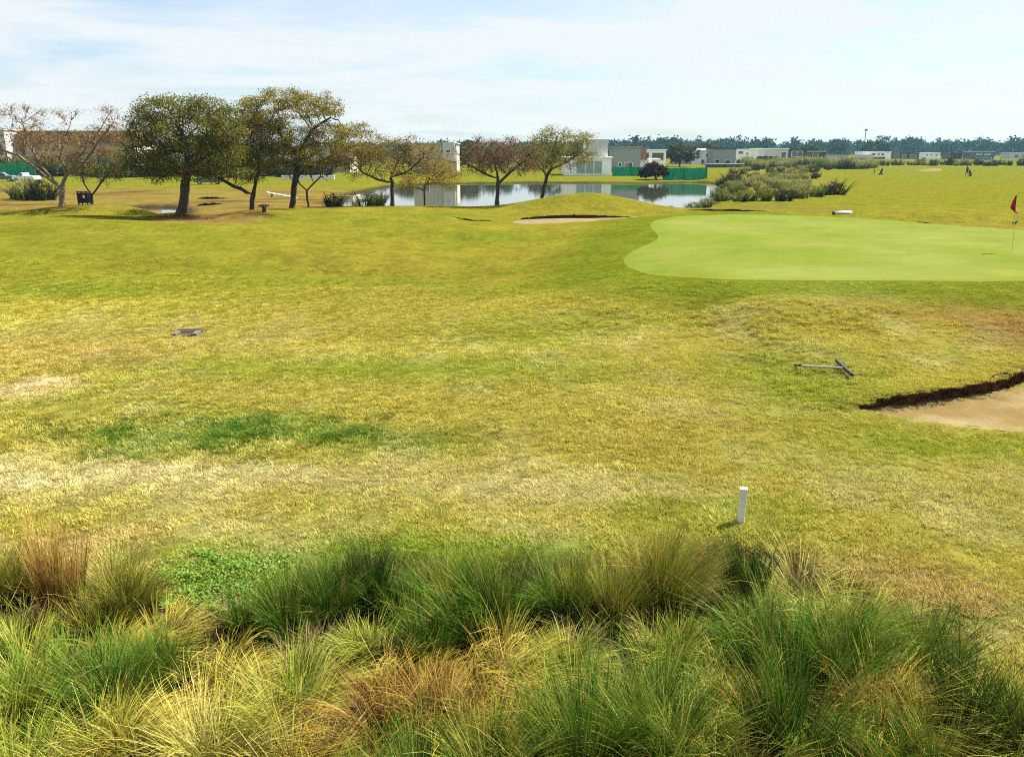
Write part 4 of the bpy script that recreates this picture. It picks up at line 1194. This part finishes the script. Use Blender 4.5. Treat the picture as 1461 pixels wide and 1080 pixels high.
# mast above the woods
p = at(1231, 226, 560)
t = thing('floodlight_mast', (p.x, 560, 0), 'thin mast with a lamp head rising over the far woods', 'mast')
ht = at(1231, 187, 560).z
MB().tube([(0, 0, 0), (0, 0, ht)], [.35, .22], 8).build('pole', M_DARK, t)
MB().box((.1, 0, ht + .5), (1.6, .8, 1.1)).build('lamp_head', M_DARK, t)


# ------------------------------------------------------------------ cars
M_TYRE = plain('tyre', (0.02, 0.02, 0.02), .9, .1)
M_RIM = plain('rim', (0.4, 0.4, 0.42), .3, .1, metal=.8)
M_CARW = plain('white_paint', (0.7, 0.7, 0.7), .25, .03, 2, spec=.6)
M_CARD = plain('dark_grey_paint', (0.09, 0.095, 0.10), .25, .05, 2, spec=.6)
M_LAMP = plain('lamp_lens', (0.5, 0.5, 0.45), .1, .1, spec=.8)


def car(px, py, D, paint, label, rz=0.0, pickup=False):
    p = at(px, py, D)
    t = thing('parked_car', (p.x, D, hz(p.x, D)), label, 'car', 'cars parked beyond the bank', rz)
    prof = [(-2.1, .35), (2.1, .35), (2.15, .75), (1.9, .95), (1.0, 1.0), (-1.9, 1.0), (-2.15, .85)]
    o = MB().prism(prof, -.86, .86, .06).build('body', paint, t); o.rotation_euler = (0, 0, -math.pi / 2)
    cab = [(-.1 if pickup else -1.75, 1.0), (1.0, 1.0), (.35, 1.48), (.1 if pickup else -1.35, 1.50)]
    o = MB().prism(cab, -.74, .74, .05).build('cabin', paint, t); o.rotation_euler = (0, 0, -math.pi / 2)
    for s in (-1, 1):
        gl = [(-.02 if pickup else -1.55, 1.05), (.85, 1.05), (.32, 1.42), (.14 if pickup else -1.28, 1.43)]
        o = MB().prism(gl, s * .745, s * .765).build('window', M_GLASS, t); o.rotation_euler = (0, 0, -math.pi / 2)
        for q in (-1.3, 1.3):
            w_ = MB().tube([(q, s * .72, .33), (q, s * .90, .33)], .33, 14).build('wheel', M_TYRE, t)
            MB().tube([(q, s * .90, .33), (q, s * .915, .33)], .2, 12).build('rim', M_RIM, w_)
        MB().box((2.1, s * .6, .75), (.12, .35, .16)).build('headlight', M_LAMP, t)
    return t


car(3, 256, 140, M_CARD, 'dark grey car cut by the left edge, before the green netting', .25)
car(38, 256, 138, M_CARW, 'white pickup beside the dark grey car', math.pi - .2, True)
car(298, 262, 128, M_CARD, 'dark car on the far lawn seen under the dense tree', math.pi + .3)

# ------------------------------------------------------------------ small things on the course
M_STAKE = plain('worn_white_wood', (0.55, 0.55, 0.53), .75, .35, 22, bump=.3)
b0 = ground(1056, 748)
dS = b0.y
h0 = at(1056, 694, dS).z - b0.z
t = thing('marker_stake', b0 - Vector((0, 0, .03)), 'square white wooden stake standing at the back of the tussock bed', 'stake', rz=R(-10))
o = MB().box((0, 0, h0 / 2), (.080, .080, h0), bev=.006).build('post', M_STAKE, t)
o.rotation_euler = (R(-1), R(1.0), 0)
MB().box((h0 * .017, h0 * -.0, h0 + .006), (.086, .086, .010), bev=.003).build('cap', plain('bright_white', (.8, .8, .77), .6, .05), t)

M_STEEL = plain('worn_steel', (0.42, 0.42, 0.40), .35, .25, 12, metal=.5)
M_BLACK = plain('black_plastic', (0.012, 0.012, 0.016), .5, .3)
hd = [ground(1193, 521), ground(1215, 541)]
gp, ne = ground(1132, 526), ground(1204, 531)
mid = (hd[0] + hd[1]) / 2
t = thing('bunker_rake', mid, 'rake with silver handle lying on the bank above the sand bunker', 'rake')
L_ = lambda v, dz=0.05: v - mid + Vector((0, 0, dz + .025))
MB().tube([L_(gp) + (L_(ne) - L_(gp)) * .16, L_(ne, .06)], .019, 8).build('handle', M_STEEL, t)
MB().tube([L_(gp), L_(gp) + (L_(ne) - L_(gp)) * .17], .026, 8).build('grip', M_BLACK, t)
d = (L_(hd[1]) - L_(hd[0])); ln = d.length
MB().tube([L_(hd[0], .06), L_(hd[1], .06)], .034, 6).build('head', M_BLACK, t)
tm = MB()
for k in range(14):
    q = L_(hd[0], .05) + d * (k + .5) / 14
    tm.tube([q, q + Vector((.07, .02, -.035))], [.011, .006], 5)
tm.build('teeth', M_BLACK, t)
MB().tube([L_(ne, .06), L_(hd[0], .06) + d * .45], .024, 7).build('socket', M_BLACK, t)

# flagstick
fb = ground(1444, 361)
dF = fb.y
ftop = at(1451, 276, dF)
t = thing('golf_flagstick', fb, 'thin flagstick with a red flag hanging limp, standing in the putting green', 'flag')
tp = ftop - fb
MB().tube([(0, 0, -.05), tp], .013, 8).build('pole', plain('cream_pole', (.55, .52, .35), .5, .1), t)
bm = bmesh.new()
fh = .72
rows_ = []
for i in range(11):
    k = i / 10
    wdt = (.46 * min(1, k * 1.35 + .05)) * (1 if k < .72 else 1 - .75 * ((k - .72) / .28))
    row = []
    for j in range(7):
        u = j / 6
        row.append(bm.verts.new((tp.x * (1 - k * fh / tp.length) - .34 * u * wdt / .46 + .16 * u * k, tp.y + .10 * math.sin(u * 9 + k * 2) * u, tp.z - .03 - k * fh - .10 * u * (1 - k) + .0)))
    rows_.append(row)
for a, b_ in zip(rows_, rows_[1:]):
    for j in range(6): bm.faces.new((a[j], a[j + 1], b_[j + 1], b_[j]))
bmesh.ops.solidify(bm, geom=bm.faces[:], thickness=.008)
mm = MB(); mm.bm.free(); mm.bm = bm
mm.build('flag', plain('red_cloth', (0.33, 0.012, 0.018), .8, .15, 5), t, True)

# bird at the back edge of the green
bp_ = ground(1447, 322.5)
t = thing('bird', bp_ + Vector((0, 0, .02)), 'small dark bird on the turf just below the red flag', 'bird')
V_ = [(-.16, 0, .19), (-.06, 0, .16), (.06, 0, .18), (.14, 0, .25), (.19, 0, .29), (.24, 0, .285), (.02, .03, .10), (.02, .035, .0), (.02, -.03, .10), (.02, -.035, .0)]
E_ = [(0, 1), (1, 2), (2, 3), (3, 4), (4, 5), (2, 6), (6, 7), (2, 8), (8, 9)]
rr = [.03, .065, .08, .045, .045, .008, .018, .008, .018, .008]
me = bpy.data.meshes.new('body'); me.from_pydata(V_, E_, []); o = link('body', me, t, plain('dark_plumage', (.02, .017, .015), .7, .3))
md = o.modifiers.new('skin', 'SKIN')
for v, r_ in zip(me.skin_vertices[0].data, rr): v.radius = (r_, r_)
me.skin_vertices[0].data[2].use_root = True
o.modifiers.new('sub', 'SUBSURF').levels = 1; o.modifiers['sub'].render_levels = 1

# drain box sunk in the fairway
dp_ = ground(266, 478) - Vector((0, 0, .018))
t = thing('drain_box', dp_, 'low concrete drain box with a dark slot, sunk in the fairway', 'drain', rz=R(4))
M_CONC = plain('concrete', (0.085, 0.073, 0.055), .9, .2, 8, bump=.4)
cm = MB()
cm.box((-.25, 0, .03), (.13, .42, .13), bev=.01).box((.25, 0, .03), (.13, .42, .13), bev=.01).box((0, .18, .028), (.372, .06, .126)).box((0, -.19, .0), (.372, .05, .12))
cm.build('collar', M_CONC, t)
MB().box((0, .0, .0), (.374, .30, .03)).build('pit_floor', M_BLACK, t)
gm = MB()
for k in range(6): gm.box((-.155 + k * .062, -.005, .055), (.022, .305, .02))
gm.build('grate', plain('rusted_iron', (.05, .035, .03), .7, .4), t)
MB().box((0, .30, .05), (.62, .15, .12), bev=.05).build('soil_rim', plain('wet_soil', (.035, .025, .018), .95, .4, 20, bump=1), t)

# white pipe lying behind the green
a, b_ = ground(1190, 306.5), ground(1214, 305)
mid = (a + b_) / 2; mid.z += .10
t = thing('white_pipe', mid, 'short white pipe lying on the grass behind the putting green', 'pipe')
v = (b_ - a); v.z = 0
MB().tube([-v * .5, v * .5], .115, 16).build('tube', M_STAKE, t, True)
MB().tube([-v * .5 - v.normalized() * .10, -v * .501], .12, 16).build('end_cap', M_DARK, t, True)

# white plank on the far bank, stump, bin, post fence, dark short post
t = thing('white_plank', Vector((at(402, 277, 92).x, 92, hz(at(402, 277, 92).x, 92) + .25)), 'white plank sloping down the bank left of the tallest trunk', 'plank', rz=R(-12))
o = MB().box((0, 0, 0), (3.6, .35, .10), bev=.01).build('board', M_PLASTERW, t); o.rotation_euler = (0, R(9), 0)
MB().box((-1.2, 0, .0), (.12, .3, .5)).build('support', M_WOOD, t)
p = ground(377, 303)
t = thing('tree_stump', p, 'small dark stump on the red soil between the trees', 'stump')
MB().tube([(0, 0, -.1), (.02, 0, .15), (0, .02, .42)], [.2, .15, .17], 9).build('wood', M_BARK, t, True)
MB().tube([(-.35, 0, .40), (0, 0, .44), (.38, .05, .46)], [.05, .10, .05], 7).build('branch', M_BARK, t, True)
p = at(123, 303, 62); p.z = hz(p.x, 62)
t = thing('litter_bin', p, 'black wooden litter bin on posts beside the small dark tree', 'bin')
for sx in (-.33, .33):
    for sy in (-.25, .25): MB().box((sx, sy, .46), (.07, .07, .98)).build('post', M_DARK, t)
bx = MB()
for k in range(6): bx.box((0, -.29, .2 + k * .125), (.72, .03, .11)); bx.box((0, .29, .2 + k * .125), (.72, .03, .11)); bx.box((-.38, 0, .2 + k * .125), (.03, .55, .11)); bx.box((.38, 0, .2 + k * .125), (.03, .55, .11))
bx.build('slats', plain('black_wood', (.018, .016, .016), .8, .4), t)
MB().box((0, 0, .98), (.82, .68, .05)).build('lid', M_DARK, t)
MB().box((.14, -.312, .62), (.16, .01, .2)).build('notice', M_PLASTERW, t)
xa = at(487, 285, 88); xb = at(545, 280, 96)
t = thing('post_fence', Vector((xa.x, 88, hz(xa.x, 88))), 'low fence of thin posts on the bank left of the ochre green tree', 'fence')
for k in range(9):
    f = k / 8; x = (xb.x - xa.x) * f; y = 8 * f
    z = hz(xa.x + x, 88 + y) - hz(xa.x, 88)
    MB().tube([(x, y, z - .2), (x + .03, y, z + 1.0)], [.06, .05], 6).build('post', M_WOOD, t)
z1 = hz(xb.x, 96) - hz(xa.x, 88)
MB().tube([(0, 0, .82), (xb.x - xa.x, 8, z1 + .82)], .035, 6).build('rail', M_WOOD, t)


# ------------------------------------------------------------------ golfer and trolleys
def skin_body(name, V_, E_, rr, mat, parent, root=0, lev=2):
    me = bpy.data.meshes.new(name); me.from_pydata(V_, E_, []); o = link(name, me, parent, mat)
    o.modifiers.new('skin', 'SKIN')
    for v, r_ in zip(me.skin_vertices[0].data, rr): v.radius = (r_, r_)
    me.skin_vertices[0].data[root].use_root = True
    s = o.modifiers.new('sub', 'SUBSURF'); s.levels = s.render_levels = lev
    return o


M_CLOTH = plain('dark_clothing', (.015, .017, .022), .9, .3)
M_SKIN = plain('skin', (.30, .16, .10), .6, .1)
p = ground(1379, 251)
t = thing('person', p, 'person in dark clothes walking with a golf trolley on the far fairway', 'person', rz=R(20))
V_ = [(0, 0, .92), (0, .01, 1.15), (0, .02, 1.38), (0, .03, 1.50), (0, .04, 1.60), (0, .04, 1.72),
      (-.10, .02, .88), (-.12, .16, .50), (-.12, .10, .08), (-.12, .24, .04), (.10, -.02, .88), (.12, -.06, .50), (.12, -.30, .12), (.12, -.20, .05),
      (-.19, .02, 1.40), (-.25, -.06, 1.12), (-.24, .10, .90), (.19, .02, 1.40), (.30, -.08, 1.14), (.42, -.10, .95)]
E_ = [(0, 1), (1, 2), (2, 3), (3, 4), (4, 5), (0, 6), (6, 7), (7, 8), (8, 9), (0, 10), (10, 11), (11, 12), (12, 13), (2, 14), (14, 15), (15, 16), (2, 17), (17, 18), (18, 19)]
rr = [.15, .14, .16, .06, .10, .085, .10, .075, .05, .045, .10, .075, .05, .045, .075, .05, .035, .075, .05, .035]
skin_body('body', V_, E_, rr, M_CLOTH, t)
MB().tube([(0, .04, 1.68), (0, .05, 1.80)], [.115, .07], 10).build('cap', M_BLACK, t, True)


def trolley(px, py, label, rz):
    p = ground(px, py)
    t = thing('golf_trolley', p, label, 'golf trolley', 'golf trolleys on the far fairway', rz)
    MB().tube([(0, 0, .25), (.18, 0, .62), (.36, 0, 1.10)], [.16, .18, .20], 12).build('bag', M_CLOTH, t, True)
    for k in range(5):
        a = k * 1.25
        MB().tube([(.30 + .06 * math.cos(a), .09 * math.sin(a), 1.0), (.42 + .06 * math.cos(a), .10 * math.sin(a), 1.32)], [.014, .035], 6).build('golf_club', M_STEEL, t)
    for s in (-1, 1):
        w_ = MB().tube([(.10, s * .30, .17), (.10, s * .36, .17)], .17, 14).build('wheel', M_BLACK, t)
    MB().tube([(.10, -.36, .17), (.10, .36, .17)], .015, 6).build('axle', M_DARK, t)
    MB().tube([(0, 0, .15), (-.10, 0, .75), (-.40, 0, 1.02), (-.62, 0, 1.0)], .03, 6).build('handle', M_DARK, t)


trolley(1385, 252, 'golf trolley with a dark bag just right of the walking person', R(160))
trolley(1256, 250, 'golf trolley with a dark bag standing alone before the small far bushes', R(20))
p = ground(1247, 249)
o = MB().tube([(0, 0, -.05), (0, 0, .55), (.02, 0, 1.15)], [.07, .09, .06], 8).build('marker_post', M_DARK, None, True)
o.location = p; tag(o, 'short dark post just left of the lone golf trolley', 'post')

# ------------------------------------------------------------------ the air between here and the woods
hm = bpy.data.materials.new('haze_air'); hm.use_nodes = True
N, L = hm.node_tree.nodes, hm.node_tree.links
N.clear()
out = N.new('ShaderNodeOutputMaterial'); pv = N.new('ShaderNodeVolumePrincipled')
pv.inputs['Color'].default_value = (0.40, 0.80, 1.0, 1); pv.inputs['Density'].default_value = 0.0001; pv.inputs['Anisotropy'].default_value = 0.2
L.new(pv.outputs[0], out.inputs['Volume'])
HAZE = True
if HAZE:
    o = MB().box((0, 800, 8), (3400, 1830, 28)).build('haze', hm, None)
    tag(o, kind='stuff')
